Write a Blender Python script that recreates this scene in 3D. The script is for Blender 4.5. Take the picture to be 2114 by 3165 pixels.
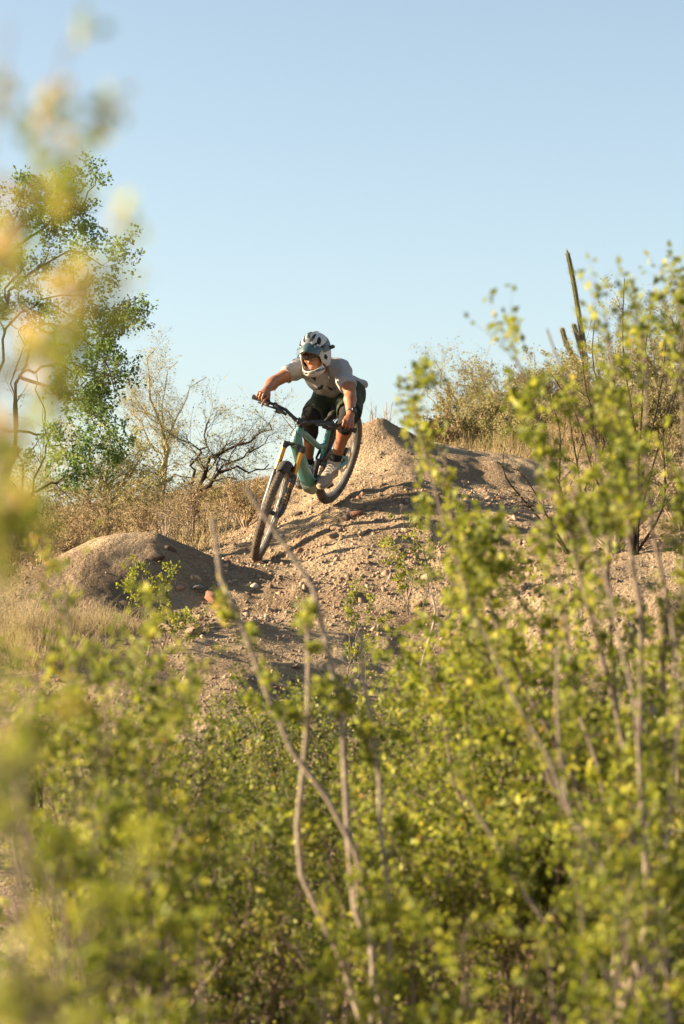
import bpy, math, random
import numpy as np
from mathutils import Vector, Matrix

# ------------------------------------------------------------------ scene, camera, sky, sun
S = bpy.context.scene
for o in list(bpy.data.objects):
    bpy.data.objects.remove(o, do_unlink=True)
COL = S.collection
R_ = math.radians
F_PX, CX, CY = 7473.0, 1057.0, 1582.5          # focal length and centre in the photograph's pixels
PITCH, EYE = R_(2.5), 1.6
cam_d = bpy.data.cameras.new('camera')
cam_d.sensor_fit = 'VERTICAL'; cam_d.sensor_height = 36.0; cam_d.lens = 85.0
cam_d.clip_start = 0.1; cam_d.clip_end = 3000.0
cam_d.dof.use_dof = True; cam_d.dof.focus_distance = 17.55; cam_d.dof.aperture_fstop = 3.8
cam = bpy.data.objects.new('camera', cam_d); COL.objects.link(cam)
cam.location = (0, 0, EYE); cam.rotation_euler = (math.pi/2 + PITCH, 0, 0)
S.camera = cam

SUN_EL, SUN_AZ = R_(20.0), R_(-86.0)            # azimuth from +Y (view direction) towards +X
W = bpy.data.worlds.new('World'); S.world = W; W.use_nodes = True
nt = W.node_tree; nt.nodes.clear()
sky = nt.nodes.new('ShaderNodeTexSky'); sky.sky_type = 'NISHITA'; sky.sun_disc = False
sky.sun_elevation = SUN_EL; sky.sun_rotation = SUN_AZ
sky.air_density = 1.0; sky.dust_density = 1.3; sky.ozone_density = 1.0; sky.altitude = 400
bg = nt.nodes.new('ShaderNodeBackground'); bg.inputs['Strength'].default_value = 0.050
wo = nt.nodes.new('ShaderNodeOutputWorld')
hs = nt.nodes.new('ShaderNodeHueSaturation'); hs.inputs['Hue'].default_value = 0.490; hs.inputs['Saturation'].default_value = 0.78
nt.links.new(sky.outputs[0], hs.inputs['Color']); nt.links.new(hs.outputs[0], bg.inputs[0]); nt.links.new(bg.outputs[0], wo.inputs[0])
sun_d = bpy.data.lights.new('sun', 'SUN'); sun_d.energy = 5.0; sun_d.angle = R_(0.53)
sun_d.color = (1.0, 0.79, 0.53)
sun = bpy.data.objects.new('sun', sun_d); COL.objects.link(sun)
to_sun = Vector((math.sin(SUN_AZ)*math.cos(SUN_EL), math.cos(SUN_AZ)*math.cos(SUN_EL), math.sin(SUN_EL)))
sun.rotation_euler = to_sun.to_track_quat('Z', 'Y').to_euler()
sun.location = (-20, 10, 20)
S.view_settings.view_transform = 'Standard'; S.view_settings.look = 'None'
S.view_settings.gamma = 1.0; S.view_settings.exposure = 2.1
S.cycles.use_denoising = True
try: S.cycles.denoiser = 'OPENIMAGEDENOISE'
except Exception: pass
S.cycles.max_bounces = 6; S.cycles.transparent_max_bounces = 8
S.cycles.caustics_reflective = False; S.cycles.caustics_refractive = False

# ------------------------------------------------------------------ helpers
def P(px, py, d):
    """a point seen at photograph pixel px, py and standing d metres into the scene"""
    a = (px-CX)/F_PX; b = (CY-py)/F_PX
    k = d/(math.cos(PITCH) - b*math.sin(PITCH))
    return np.array([a*k, d, EYE + k*(math.sin(PITCH) + b*math.cos(PITCH))])
def PX(p):
    p = np.asarray(p, float); v = p - np.array([0, 0, EYE])
    f = v[..., 1]*math.cos(PITCH) + v[..., 2]*math.sin(PITCH)
    u = -v[..., 1]*math.sin(PITCH) + v[..., 2]*math.cos(PITCH)
    return CX + F_PX*v[..., 0]/f, CY - F_PX*u/f
def unit(v):
    v = np.asarray(v, float); return v/np.maximum(np.linalg.norm(v, axis=-1, keepdims=True), 1e-9)

def mesh_np(name, V, Fq, smooth=False):
    """V (n,3), Fq (m,k) index array"""
    V = np.ascontiguousarray(V, dtype=np.float32); Fq = np.ascontiguousarray(Fq, dtype=np.int32)
    me = bpy.data.meshes.new(name); m, k = Fq.shape
    me.vertices.add(len(V)); me.vertices.foreach_set('co', V.ravel())
    me.loops.add(m*k); me.loops.foreach_set('vertex_index', Fq.ravel())
    me.polygons.add(m)
    me.polygons.foreach_set('loop_start', np.arange(0, m*k, k, dtype=np.int32))
    me.polygons.foreach_set('loop_total', np.full(m, k, dtype=np.int32))
    if smooth: me.polygons.foreach_set('use_smooth', np.ones(m, dtype=bool))
    me.update(calc_edges=True); me.validate()
    return me
def put(name, me, mat, parent=None, loc=(0, 0, 0)):
    o = bpy.data.objects.new(name, me); COL.objects.link(o)
    if mat is not None and not me.materials: me.materials.append(mat)
    o.location = tuple(float(c) for c in loc)
    if parent is not None: o.parent = parent
    return o
def empty(name, loc, parent=None):
    o = bpy.data.objects.new(name, None); COL.objects.link(o); o.location = tuple(float(c) for c in loc)
    o.empty_display_size = 0.1
    if parent is not None: o.parent = parent
    return o
def tag(o, label=None, cat=None, group=None, kind=None):
    if label: o['label'] = label
    if cat: o['category'] = cat
    if group: o['group'] = group
    if kind: o['kind'] = kind
    return o

class MB:
    """collects verts and faces, builds one mesh"""
    def __init__(s): s.v = []; s.f = []; s.n = 0
    def add(s, V, F):
        V = np.asarray(V, float); s.v.append(V)
        for f in F: s.f.append(tuple(int(i)+s.n for i in f))
        s.n += len(V); return s
    def tube(s, pts, rad, sides=10, caps=True, flat=None):
        pts = np.asarray(pts, float); n = len(pts)
        rad = np.full(n, rad) if np.isscalar(rad) else np.asarray(rad, float)
        t = np.gradient(pts, axis=0); t = unit(t)
        ref = np.array([0, 1.0, 0]) if flat is None else np.asarray(flat, float)
        if flat is None and abs(t[0] @ ref) > 0.9: ref = np.array([0, 0, 1.0])
        V = []
        e1 = unit(ref - (ref @ t[0])*t[0])
        for i in range(n):
            e1 = unit(e1 - (e1 @ t[i])*t[i]); e2 = np.cross(t[i], e1)
            a = np.linspace(0, 2*np.pi, sides, endpoint=False)
            V.append(pts[i] + rad[i]*(np.cos(a)[:, None]*e1 + np.sin(a)[:, None]*e2))
        V = np.concatenate(V); F = []
        for i in range(n-1):
            for j in range(sides):
                k = (j+1) % sides
                F.append((i*sides+j, i*sides+k, (i+1)*sides+k, (i+1)*sides+j))
        if caps:
            F.append(tuple(range(sides-1, -1, -1))); F.append(tuple((n-1)*sides+j for j in range(sides)))
        return s.add(V, F)
    def loft(s, pts, wid, thk, side, sides=16, power=3.0):
        """tube of rounded-box section: half-width wid along 'side', half-thickness thk across"""
        pts = np.asarray(pts, float); t = unit(np.gradient(pts, axis=0)); n = len(pts); V = []
        a = np.linspace(0, 2*np.pi, sides, endpoint=False) + np.pi/sides
        ca, sa = np.cos(a), np.sin(a)
        rr = (np.abs(ca)**power + np.abs(sa)**power)**(-1/power)
        for i in range(n):
            sd = unit(side - (side @ t[i])*t[i]); nn = np.cross(t[i], sd)
            V.append(pts[i] + (wid[i]*rr*ca)[:, None]*sd + (thk[i]*rr*sa)[:, None]*nn)
        V = np.concatenate(V); F = []
        for i in range(n-1):
            for j in range(sides):
                k = (j+1) % sides
                F.append((i*sides+j, i*sides+k, (i+1)*sides+k, (i+1)*sides+j))
        F.append(tuple(range(sides-1, -1, -1))); F.append(tuple((n-1)*sides+j for j in range(sides)))
        return s.add(V, F)
    def lathe(s, c, axis, prof, sides=24, closed=False):
        """prof: list of (along axis, radius)"""
        axis = unit(axis); ref = np.array([0, 0, 1.0]) if abs(axis[2]) < 0.9 else np.array([1.0, 0, 0])
        e1 = unit(np.cross(axis, ref)); e2 = np.cross(axis, e1)
        a = np.linspace(0, 2*np.pi, sides, endpoint=False); V = []
        for h, r in prof:
            V.append(np.asarray(c) + h*axis + r*(np.cos(a)[:, None]*e1 + np.sin(a)[:, None]*e2))
        V = np.concatenate(V); F = []; n = len(prof)
        for i in range(n if closed else n-1):
            i2 = (i+1) % n
            for j in range(sides):
                k = (j+1) % sides
                F.append((i*sides+j, i*sides+k, i2*sides+k, i2*sides+j))
        if not closed:
            F.append(tuple(range(sides-1, -1, -1))); F.append(tuple((n-1)*sides+j for j in range(sides)))
        return s.add(V, F)
    def box(s, c, ax, ay, az, h):
        c = np.asarray(c, float); V = []
        for x in (-1, 1):
            for y in (-1, 1):
                for z in (-1, 1): V.append(c + x*h[0]*np.asarray(ax) + y*h[1]*np.asarray(ay) + z*h[2]*np.asarray(az))
        return s.add(V, [(0, 1, 3, 2), (4, 6, 7, 5), (0, 4, 5, 1), (2, 3, 7, 6), (0, 2, 6, 4), (1, 5, 7, 3)])
    def build(s, name, mat, parent=None, T=None, origin=(0, 0, 0), smooth=True, bevel=0):
        V = np.concatenate(s.v)
        if T is not None: V = T(V)
        V = V - np.asarray(origin)
        me = bpy.data.meshes.new(name); me.from_pydata(V.tolist(), [], s.f); me.update()
        if smooth:
            me.polygons.foreach_set('use_smooth', np.ones(len(me.polygons), dtype=bool))
            try: me.set_sharp_from_angle(angle=R_(42))
            except Exception: pass
        o = put(name, me, mat, parent)
        if bevel:
            b = o.modifiers.new('bevel', 'BEVEL'); b.width = bevel; b.segments = 2; b.limit_method = 'ANGLE'
        return o

# signed-distance modelling: primitives are blended on a grid and skinned to one continuous surface
class SDF:
    def __init__(s, lo, hi, h):
        s.lo = np.asarray(lo, float); s.h = h
        s.n = np.ceil((np.asarray(hi)-s.lo)/h).astype(int)+1
        s.D = np.full(s.n, 9.0, dtype=np.float32)
    def _sub(s, lo, hi):
        a = np.clip(np.floor((lo-s.lo)/s.h).astype(int), 0, s.n); b = np.clip(np.ceil((hi-s.lo)/s.h).astype(int)+1, 0, s.n)
        if (b <= a).any(): return None, None
        g = np.meshgrid(*[s.lo[k]+s.h*np.arange(a[k], b[k]) for k in range(3)], indexing='ij')
        return tuple(slice(a[k], b[k]) for k in range(3)), np.stack(g, -1)
    def _mix(s, sl, d, k, op):
        D = s.D[sl]
        if op == 'add':
            if k > 0:
                hh = np.clip(0.5+0.5*(D-d)/k, 0, 1); s.D[sl] = D*(1-hh)+d*hh-k*hh*(1-hh)
            else: s.D[sl] = np.minimum(D, d)
        elif op == 'cut':
            if k > 0:
                hh = np.clip(0.5-0.5*(D+d)/k, 0, 1); s.D[sl] = D*(1-hh)-d*hh+k*hh*(1-hh)
            else: s.D[sl] = np.maximum(D, -d)
    def cone(s, a, b, ra, rb, k=0.02, op='add', squash=None):
        a = np.asarray(a, float); b = np.asarray(b, float); m = max(ra, rb)+k+3*s.h
        if squash is not None: m *= 1.6
        sl, X = s._sub(np.minimum(a, b)-m, np.maximum(a, b)+m)
        if sl is None: return s
        ab = b-a; L2 = max(ab @ ab, 1e-9); v = X-a
        t = np.clip((v @ ab)/L2, 0, 1); w = v - t[..., None]*ab
        if squash is not None:
            ax, f = squash; ax = unit(ax); c = w @ ax; w = w - (c*(1-1/f))[..., None]*ax
        d = np.linalg.norm(w, axis=-1) - (ra+(rb-ra)*t); s._mix(sl, d, k, op); return s
    def ell(s, c, r, axes=None, k=0.02, op='add'):
        c = np.asarray(c, float); r = np.asarray(r, float); A = np.eye(3) if axes is None else np.asarray(axes)
        m = r.max()+k+3*s.h; sl, X = s._sub(c-m, c+m)
        if sl is None: return s
        q = (X-c) @ A.T; k0 = np.linalg.norm(q/r, axis=-1); k1 = np.linalg.norm(q/(r*r), axis=-1)
        d = k0*(k0-1)/np.maximum(k1, 1e-6); s._mix(sl, d, k, op); return s
    def box(s, c, h, axes=None, rnd=0.01, k=0.01, op='add'):
        c = np.asarray(c, float); h = np.asarray(h, float); A = np.eye(3) if axes is None else np.asarray(axes)
        m = np.linalg.norm(h)+k+3*s.h; sl, X = s._sub(c-m, c+m)
        if sl is None: return s
        q = np.abs((X-c) @ A.T) - (h-rnd)
        d = np.linalg.norm(np.maximum(q, 0), axis=-1) + np.minimum(q.max(-1), 0) - rnd; s._mix(sl, d, k, op); return s
    def plane(s, p, n, k=0.0):
        """keep only the side the normal points away from"""
        n = unit(n); sl, X = s._sub(s.lo, s.lo+s.h*s.n); s.D[sl] = np.maximum(s.D[sl], (X-np.asarray(p)) @ n); return s
    def noise(s, amp, freq, seed=0):
        sl, X = s._sub(s.lo, s.lo+s.h*s.n); r = np.random.RandomState(seed); d = 0
        for i in range(7):
            w = unit(r.normal(size=3))*freq*(0.6+0.9*r.rand()); d = d + np.sin(X @ w + r.rand()*6.28)
        s.D[sl] = s.D[sl] + (amp*d/3.0).astype(np.float32); return s
    def mesh(s):
        D = s.D.copy(); D[0] = D[-1] = 1; D[:, 0] = D[:, -1] = 1; D[:, :, 0] = D[:, :, -1] = 1
        nx, ny, nz = D.shape; sg = D < 0
        pos = np.zeros((nx-1, ny-1, nz-1, 3), np.float32); cnt = np.zeros((nx-1, ny-1, nz-1), np.int32)
        def cor(dx, dy, dz, A): return A[dx:nx-1+dx, dy:ny-1+dy, dz:nz-1+dz]
        cs = [(i, j, k) for i in (0, 1) for j in (0, 1) for k in (0, 1)]
        for a in cs:
            for ax in range(3):
                if a[ax]: continue
                b = list(a); b[ax] = 1
                da, db = cor(*a, D), cor(*b, D); m = (da < 0) != (db < 0)
                idx = np.nonzero(m)
                t = da[idx]/(da[idx]-db[idx])
                q = np.tile(np.array(a, np.float32), (len(t), 1)); q[:, ax] = t
                pos[idx] += q; cnt[idx] += 1
        act = cnt > 0; ids = np.full(cnt.shape, -1, np.int64); ai = np.nonzero(act); ids[ai] = np.arange(len(ai[0]))
        V = s.lo + s.h*(np.stack(ai, -1) + pos[ai]/cnt[ai][:, None]); Fs = []
        for ax in range(3):
            A = sg[:-1] if ax == 0 else (sg[:, :-1] if ax == 1 else sg[:, :, :-1])
            B = sg[1:] if ax == 0 else (sg[:, 1:] if ax == 1 else sg[:, :, 1:])
            I = np.stack(np.nonzero(A != B), -1); o1, o2 = [(1, 2), (2, 0), (0, 1)][ax]
            e1 = np.zeros(3, int); e1[o1] = 1; e2 = np.zeros(3, int); e2[o2] = 1
            I = I[(I[:, o1] > 0) & (I[:, o2] > 0) & (I < np.array(cnt.shape)).all(1)]
            f = np.stack([ids[tuple((I-e1-e2).T)], ids[tuple((I-e2).T)], ids[tuple(I.T)], ids[tuple((I-e1).T)]], -1)
            ins = sg[tuple(I.T)]; f[~ins] = f[~ins][:, ::-1]; Fs.append(f)
        return V, np.concatenate(Fs)
    def build(s, name, mat, parent, origin=(0, 0, 0), T=None):
        V, Fq = s.mesh()
        if T is not None: V = T(V)
        return put(name, mesh_np(name, V-np.asarray(origin), Fq, True), mat, parent)

# numpy value noise
def _h(ix, iy, s): 
    v = np.sin(ix*127.1 + iy*311.7 + s*74.7)*43758.5453; return v-np.floor(v)
def vnoise(x, y, s=0):
    ix, iy = np.floor(x), np.floor(y); fx, fy = x-ix, y-iy; fx = fx*fx*(3-2*fx); fy = fy*fy*(3-2*fy)
    return (_h(ix, iy, s)*(1-fx)+_h(ix+1, iy, s)*fx)*(1-fy)+(_h(ix, iy+1, s)*(1-fx)+_h(ix+1, iy+1, s)*fx)*fy
def fbm(x, y, s=0, o=4):
    r = 0; a = 0.5
    for i in range(o): r = r + a*(vnoise(x, y, s+i*3.1)-0.5); x = x*2.03; y = y*2.03; a *= 0.5
    return r

# ------------------------------------------------------------------ materials
def mat(name, col, rough=0.7, metal=0.0, spec=0.4, var=None, vscale=20.0, bump=0.0, bscale=60.0, island=None, trans=0.0, sheen=0.0, patchy=0):
    m = bpy.data.materials.new(name); m.use_nodes = True; t = m.node_tree; N = t.nodes; L = t.links
    b = N['Principled BSDF']; b.inputs['Roughness'].default_value = rough; b.inputs['Metallic'].default_value = metal
    b.inputs['Specular IOR Level'].default_value = spec
    c4 = tuple(col)+(1,)
    b.inputs['Base Color'].default_value = c4
    src = None
    tc = N.new('ShaderNodeTexCoord')
    if island:
        g = N.new('ShaderNodeNewGeometry'); r = N.new('ShaderNodeValToRGB'); cr = r.color_ramp
        while len(cr.elements) < len(island): cr.elements.new(0.5)
        for e, (p, c) in zip(cr.elements, island): e.position = p; e.color = tuple(c)+(1,)
        if patchy:                                      # leaves of one spray share a tone
            pn = N.new('ShaderNodeTexNoise'); pn.inputs['Scale'].default_value = patchy; pn.inputs['Detail'].default_value = 2; L.new(tc.outputs['Object'], pn.inputs['Vector'])
            m1 = N.new('ShaderNodeMath'); m1.operation = 'MULTIPLY_ADD'; L.new(pn.outputs['Fac'], m1.inputs[0]); m1.inputs[1].default_value = 1.5; m1.inputs[2].default_value = -0.53
            m2 = N.new('ShaderNodeMath'); m2.operation = 'MULTIPLY_ADD'; m2.use_clamp = True; L.new(g.outputs['Random Per Island'], m2.inputs[0]); m2.inputs[1].default_value = 0.55; L.new(m1.outputs[0], m2.inputs[2])
            L.new(m2.outputs[0], r.inputs[0])
        else: L.new(g.outputs['Random Per Island'], r.inputs[0])
        src = r.outputs[0]
    if var is not None:
        n = N.new('ShaderNodeTexNoise'); n.inputs['Scale'].default_value = vscale; n.inputs['Detail'].default_value = 6; n.inputs['Roughness'].default_value = 0.65
        L.new(tc.outputs['Object'], n.inputs['Vector'])
        rp = N.new('ShaderNodeValToRGB'); rp.color_ramp.elements[0].position = 0.35; rp.color_ramp.elements[1].position = 0.68
        L.new(n.outputs['Fac'], rp.inputs[0])
        mx = N.new('ShaderNodeMix'); mx.data_type = 'RGBA'
        L.new(rp.outputs[0], mx.inputs['Factor'])
        if src: L.new(src, mx.inputs['A'])
        else: mx.inputs['A'].default_value = c4
        mx.inputs['B'].default_value = tuple(var)+(1,); src = mx.outputs['Result']
    if src: L.new(src, b.inputs['Base Color'])
    if bump:
        n2 = N.new('ShaderNodeTexNoise'); n2.inputs['Scale'].default_value = bscale; n2.inputs['Detail'].default_value = 5
        L.new(tc.outputs['Object'], n2.inputs['Vector'])
        bp = N.new('ShaderNodeBump'); bp.inputs['Strength'].default_value = bump; bp.inputs['Distance'].default_value = 0.01
        L.new(n2.outputs['Fac'], bp.inputs['Height']); L.new(bp.outputs[0], b.inputs['Normal'])
    if sheen: b.inputs['Sheen Weight'].default_value = sheen
    if trans:
        tr = N.new('ShaderNodeBsdfTranslucent'); ms = N.new('ShaderNodeMixShader'); ms.inputs[0].default_value = trans
        if src: L.new(src, tr.inputs[0])
        else: tr.inputs[0].default_value = c4
        L.new(b.outputs[0], ms.inputs[1]); L.new(tr.outputs[0], ms.inputs[2])
        L.new(ms.outputs[0], N['Material Output'].inputs['Surface'])
    return m

# ------------------------------------------------------------------ ground: a smooth surface through surveyed points + relief
CP = [  # photograph pixel, depth
 # near wash
 (-800, 3650, 7), (1057, 3650, 7), (2900, 3650, 7), (0, 3000, 10), (1057, 3020, 10), (2114, 2950, 10), (-900, 3000, 10), (3000, 2900, 10),
 (0, 2560, 12), (700, 2580, 12), (1300, 2600, 12), (2114, 2530, 12), (-700, 2500, 12), (2800, 2450, 12),
 # lower dirt mound and wash floor
 (0, 2260, 13.3), (350, 2230, 13.4), (800, 2240, 13.5), (1100, 2330, 13.5), (1400, 2330, 13.5), (1700, 2330, 13.6), (2050, 2360, 13.6), (2400, 2300, 13.6),
 (-300, 2150, 13.8), (50, 2090, 14.1), (350, 2070, 14.2), (750, 2070, 14.3), (1100, 2180, 14.3), (1420, 2180, 14.4), (1700, 2180, 14.4), (1900, 2150, 14.3), (2150, 2180, 14.3),
 (0, 2000, 14.7), (400, 1985, 14.9), (720, 1960, 15.1), (1000, 1985, 15.1), (1200, 2040, 15.0), (1430, 2060, 14.9), (1600, 2060, 15.0),
 # gravel above the lip
 (-200, 1925, 15.2), (120, 1920, 15.3), (420, 1910, 15.5), (700, 1905, 15.6), (900, 1930, 15.55), (1150, 1925, 15.5), (1330, 1960, 15.4), (1500, 1930, 15.3),
 # cut bank at the right
 (1640, 1880, 15.25), (1800, 1830, 15.3), (2000, 1800, 15.4), (2250, 1760, 15.4), (1750, 2030, 14.75), (1950, 1990, 14.8), (2150, 1960, 14.8),
 # gravel slope under the rider
 (480, 1845, 16.1), (760, 1830, 16.2), (1000, 1800, 16.3), (1250, 1770, 16.3), (1450, 1760, 16.3), (1700, 1740, 16.3), (2000, 1690, 16.3), (2300, 1650, 16.3),
 (790, 1742, 17.33), (950, 1680, 17.5), (1100, 1630, 17.6), (1300, 1620, 17.4), (1500, 1640, 17.3), (1750, 1630, 17.3), (2050, 1590, 17.3),
 (900, 1610, 18.4), (1020, 1555, 18.6), (1150, 1480, 18.9), (1320, 1520, 18.5), (1500, 1570, 18.3), (1700, 1570, 18.3), (2000, 1540, 18.3),
 # crest of the dirt pile
 (1050, 1460, 19.9), (1120, 1365, 20.3), (1185, 1302, 20.5), (1245, 1345, 20.5), (1300, 1385, 20.4), (1420, 1418, 20.3), (1600, 1440, 20.2), (1800, 1450, 20.2), (2100, 1440, 20.2),
 (1300, 1460, 19.5), (1450, 1510, 19.4), (1620, 1530, 19.4), (1850, 1520, 19.4),
 (1185, 1420, 22.0), (1050, 1500, 22.0), (1350, 1450, 22.0), (1600, 1450, 22.0), (1900, 1440, 22.0),
 # left mound
 (-250, 1900, 15.7), (0, 1838, 15.9), (120, 1795, 16.1), (230, 1735, 16.3), (340, 1680, 16.5), (460, 1642, 16.65), (550, 1662, 16.75), (630, 1722, 16.75), (700, 1775, 16.6),
 (100, 1850, 15.75), (300, 1785, 16.0), (470, 1750, 16.2), (600, 1790, 16.3),
 (0, 1850, 17.2), (230, 1800, 17.4), (460, 1745, 17.5), (620, 1745, 17.6),
 # track and flats behind
 (-300, 1760, 19), (100, 1740, 19), (450, 1715, 19), (690, 1690, 18.8), (830, 1640, 19.6), (700, 1655, 21), (400, 1680, 22), (0, 1690, 22), (900, 1590, 21.5), (-500, 1690, 24),
 (0, 1640, 28), (500, 1620, 28), (900, 1590, 28), (1200, 1500, 28),
 (1400, 1395, 25), (1700, 1370, 25), (2000, 1330, 25), (2400, 1330, 25), (1400, 1360, 31), (1700, 1290, 31), (2000, 1230, 31), (2500, 1200, 32),
]
_C = np.array([P(*c) for c in CP])
_far = np.array([(x, y, z) for x, y, z in [(-40, 45, 3.0), (0, 45, 3.4), (40, 45, 6.0), (-60, 90, 4), (0, 90, 4), (60, 90, 6), (-40, 10, 0.6), (40, 10, 1.0), (-40, -20, 0), (0, -20, 0), (40, -20, 0),
                 (0, 0, 0), (-3, 3, 0), (3, 3, 0), (-20, 20, 2.4), (25, 20, 3.2), (-8, 13, 1.1), (9, 13, 1.4), (-12, 28, 2.7)]])
_C = np.concatenate([_C, _far])
def _phi(r2): return np.where(r2 > 0, r2*np.log(np.maximum(r2, 1e-12)), 0)*0.5
_n = len(_C)
_K = _phi(((_C[:, None, :2]-_C[None, :, :2])**2).sum(-1)) + np.eye(_n)*0.02
_Q = np.concatenate([np.ones((_n, 1)), _C[:, :2]], 1)
_A = np.block([[_K, _Q], [_Q.T, np.zeros((3, 3))]])
_w = np.linalg.solve(_A, np.concatenate([_C[:, 2], np.zeros(3)]))
def tps(x, y):
    x = np.asarray(x, float); y = np.asarray(y, float); out = np.zeros(x.shape).ravel(); xf, yf = x.ravel(), y.ravel()
    for i in range(0, len(xf), 20000):
        a, b = xf[i:i+20000], yf[i:i+20000]
        r2 = (a[:, None]-_C[None, :, 0])**2+(b[:, None]-_C[None, :, 1])**2
        out[i:i+20000] = _phi(r2) @ _w[:_n] + _w[_n] + _w[_n+1]*a + _w[_n+2]*b
    return out.reshape(x.shape)
def ground(x, y):
    x = np.asarray(x, float); y = np.asarray(y, float)
    z = tps(np.clip(x, -60, 60), np.clip(y, -20, 90))
    near = np.exp(-((x/9)**2)) * np.clip((y-11)/3, 0, 1)*np.clip((34-y)/8, 0, 1)
    z = z + near*(0.16*fbm(x*1.7, y*1.7, 3, 4) + 0.06*fbm(x*7, y*7, 5, 4))
    # slumped ledges running along the pile: small steps with crumbled edges
    q = (x*.55+y*1.0)*2.6 + 1.6*fbm(x*1.3, y*1.3, 21, 3); fr = q-np.floor(q)
    led = np.where(fr < .8, fr*.35, .28-(fr-.8)*1.4)-.14
    msk = np.clip((vnoise(x*1.1+4, y*1.1, 23)-.35)*3, 0, 1)*np.exp(-(((y-16.9)/1.9)**2))*np.exp(-(((x-.45)/1.25)**2))
    z = z + .30*led*msk + near*.05*np.abs(fbm(x*3.2+y*1.1, y*4.5, 27, 3))*np.exp(-(((x-.4)/1.4)**2))
    # slumped ledges on the pile and the cut bank
    bank = np.exp(-(((x-1.35)/0.75)**2)) * np.exp(-(((y-14.8)/0.55)**2))
    z = z + bank*0.22*fbm(x*5+9, y*3.2, 9, 4)
    pk = P(1185, 1302, 20.5); z = z + .06*np.clip(1-np.hypot((x-pk[0])/.42, (y-pk[1])/.6), 0, 1)
    z = z + 0.25*fbm(x*0.13, y*0.13, 7, 3)*np.clip((np.hypot(x, y-15)-12)/12, 0, 1)
    return z
def axis_pts(a, b, h, far_lo, far_hi, g=1.13):
    m = list(np.arange(a, b+1e-6, h)); s = h
    while m[-1] < far_hi: s *= g; m.append(m[-1]+s)
    s = h; lo = [a]
    while lo[-1] > far_lo: s *= g; lo.append(lo[-1]-s)
    return np.array(lo[:0:-1]+m)
gx = axis_pts(-2.9, 2.9, 0.028, -600, 600); gy = axis_pts(12.2, 21.0, 0.032, -120, 900)
GX, GY = np.meshgrid(gx, gy, indexing='ij'); GZ = ground(GX, GY)
nx, ny = GX.shape; idx = np.arange(nx*ny).reshape(nx, ny)
gF = np.stack([idx[:-1, :-1], idx[1:, :-1], idx[1:, 1:], idx[:-1, 1:]], -1).reshape(-1, 4)

def dirt_material():
    m = bpy.data.materials.new('dirt'); m.use_nodes = True; t = m.node_tree; N = t.nodes; L = t.links; b = N['Principled BSDF']
    b.inputs['Roughness'].default_value = 0.95; b.inputs['Specular IOR Level'].default_value = 0.12
    tc = N.new('ShaderNodeTexCoord')
    def noise(s, d=6, r=0.6):
        n = N.new('ShaderNodeTexNoise'); n.inputs['Scale'].default_value = s; n.inputs['Detail'].default_value = d; n.inputs['Roughness'].default_value = r
        L.new(tc.outputs['Object'], n.inputs['Vector']); return n
    a = noise(1.3); r = N.new('ShaderNodeValToRGB'); cr = r.color_ramp
    cr.elements[0].position = 0.33; cr.elements[0].color = (0.20, 0.145, 0.095, 1)
    cr.elements[1].position = 0.68; cr.elements[1].color = (0.46, 0.36, 0.235, 1)
    L.new(a.outputs['Fac'], r.inputs[0])
    c = noise(38, 4, 0.75); r2 = N.new('ShaderNodeValToRGB'); c2 = r2.color_ramp
    c2.elements[0].position = 0.36; c2.elements[0].color = (0.50, 0.47, 0.44, 1); c2.elements[1].position = 0.62; c2.elements[1].color = (1.0, 0.97, 0.93, 1)
    L.new(c.outputs['Fac'], r2.inputs[0])
    mx = N.new('ShaderNodeMix'); mx.data_type = 'RGBA'; mx.blend_type = 'MULTIPLY'; mx.inputs['Factor'].default_value = 0.75
    L.new(r.outputs[0], mx.inputs['A']); L.new(r2.outputs[0], mx.inputs['B']); L.new(mx.outputs['Result'], b.inputs['Base Color'])
    v = N.new('ShaderNodeTexVoronoi'); v.inputs['Scale'].default_value = 28; L.new(tc.outputs['Object'], v.inputs['Vector'])
    n3 = noise(60, 3, 0.7)
    ad = N.new('ShaderNodeMath'); ad.operation = 'MULTIPLY_ADD'; L.new(v.outputs['Distance'], ad.inputs[0]); ad.inputs[1].default_value = -0.5; L.new(n3.outputs['Fac'], ad.inputs[2])
    bp = N.new('ShaderNodeBump'); bp.inputs['Strength'].default_value = 0.9; bp.inputs['Distance'].default_value = 0.04
    L.new(ad.outputs[0], bp.inputs['Height']); L.new(bp.outputs[0], b.inputs['Normal'])
    return m
DIRT = dirt_material()
gmesh = mesh_np('ground', np.stack([GX, GY, GZ], -1).reshape(-1, 3), gF, True)
tag(put('ground', gmesh, DIRT), 'tan desert dirt rising in gravelly mounds and a crumbling bank', 'ground', kind='structure')

# ------------------------------------------------------------------ mountain bike (built in its own frame: x forward, y left, z up)
TEAL = mat('teal_paint', (0.024, 0.215, 0.205), 0.42, var=(0.12, 0.22, 0.18), vscale=7, spec=0.5, bump=0.05, bscale=200)
TEALD = mat('dusty_guard', (0.30, 0.33, 0.26), 0.8, var=(0.20, 0.25, 0.20), vscale=30)
BLACK = mat('black_alloy', (0.012, 0.013, 0.015), 0.42, spec=0.5, var=(0.03, 0.028, 0.025), vscale=25)
RUBBER = mat('black_rubber', (0.02, 0.019, 0.018), 0.85, var=(0.05, 0.043, 0.035), vscale=30)
TYRE = mat('dusty_tyre', (0.075, 0.062, 0.050), 0.95, var=(0.16, 0.125, 0.09), vscale=14, spec=0.15, bump=0.3, bscale=120)
GOLD = mat('gold_stanchion', (0.62, 0.33, 0.07), 0.3, metal=0.65, spec=0.6)
RIM = mat('dusty_rim', (0.25, 0.23, 0.20), 0.5, metal=0.3, var=(0.40, 0.35, 0.28), vscale=20)
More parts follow.
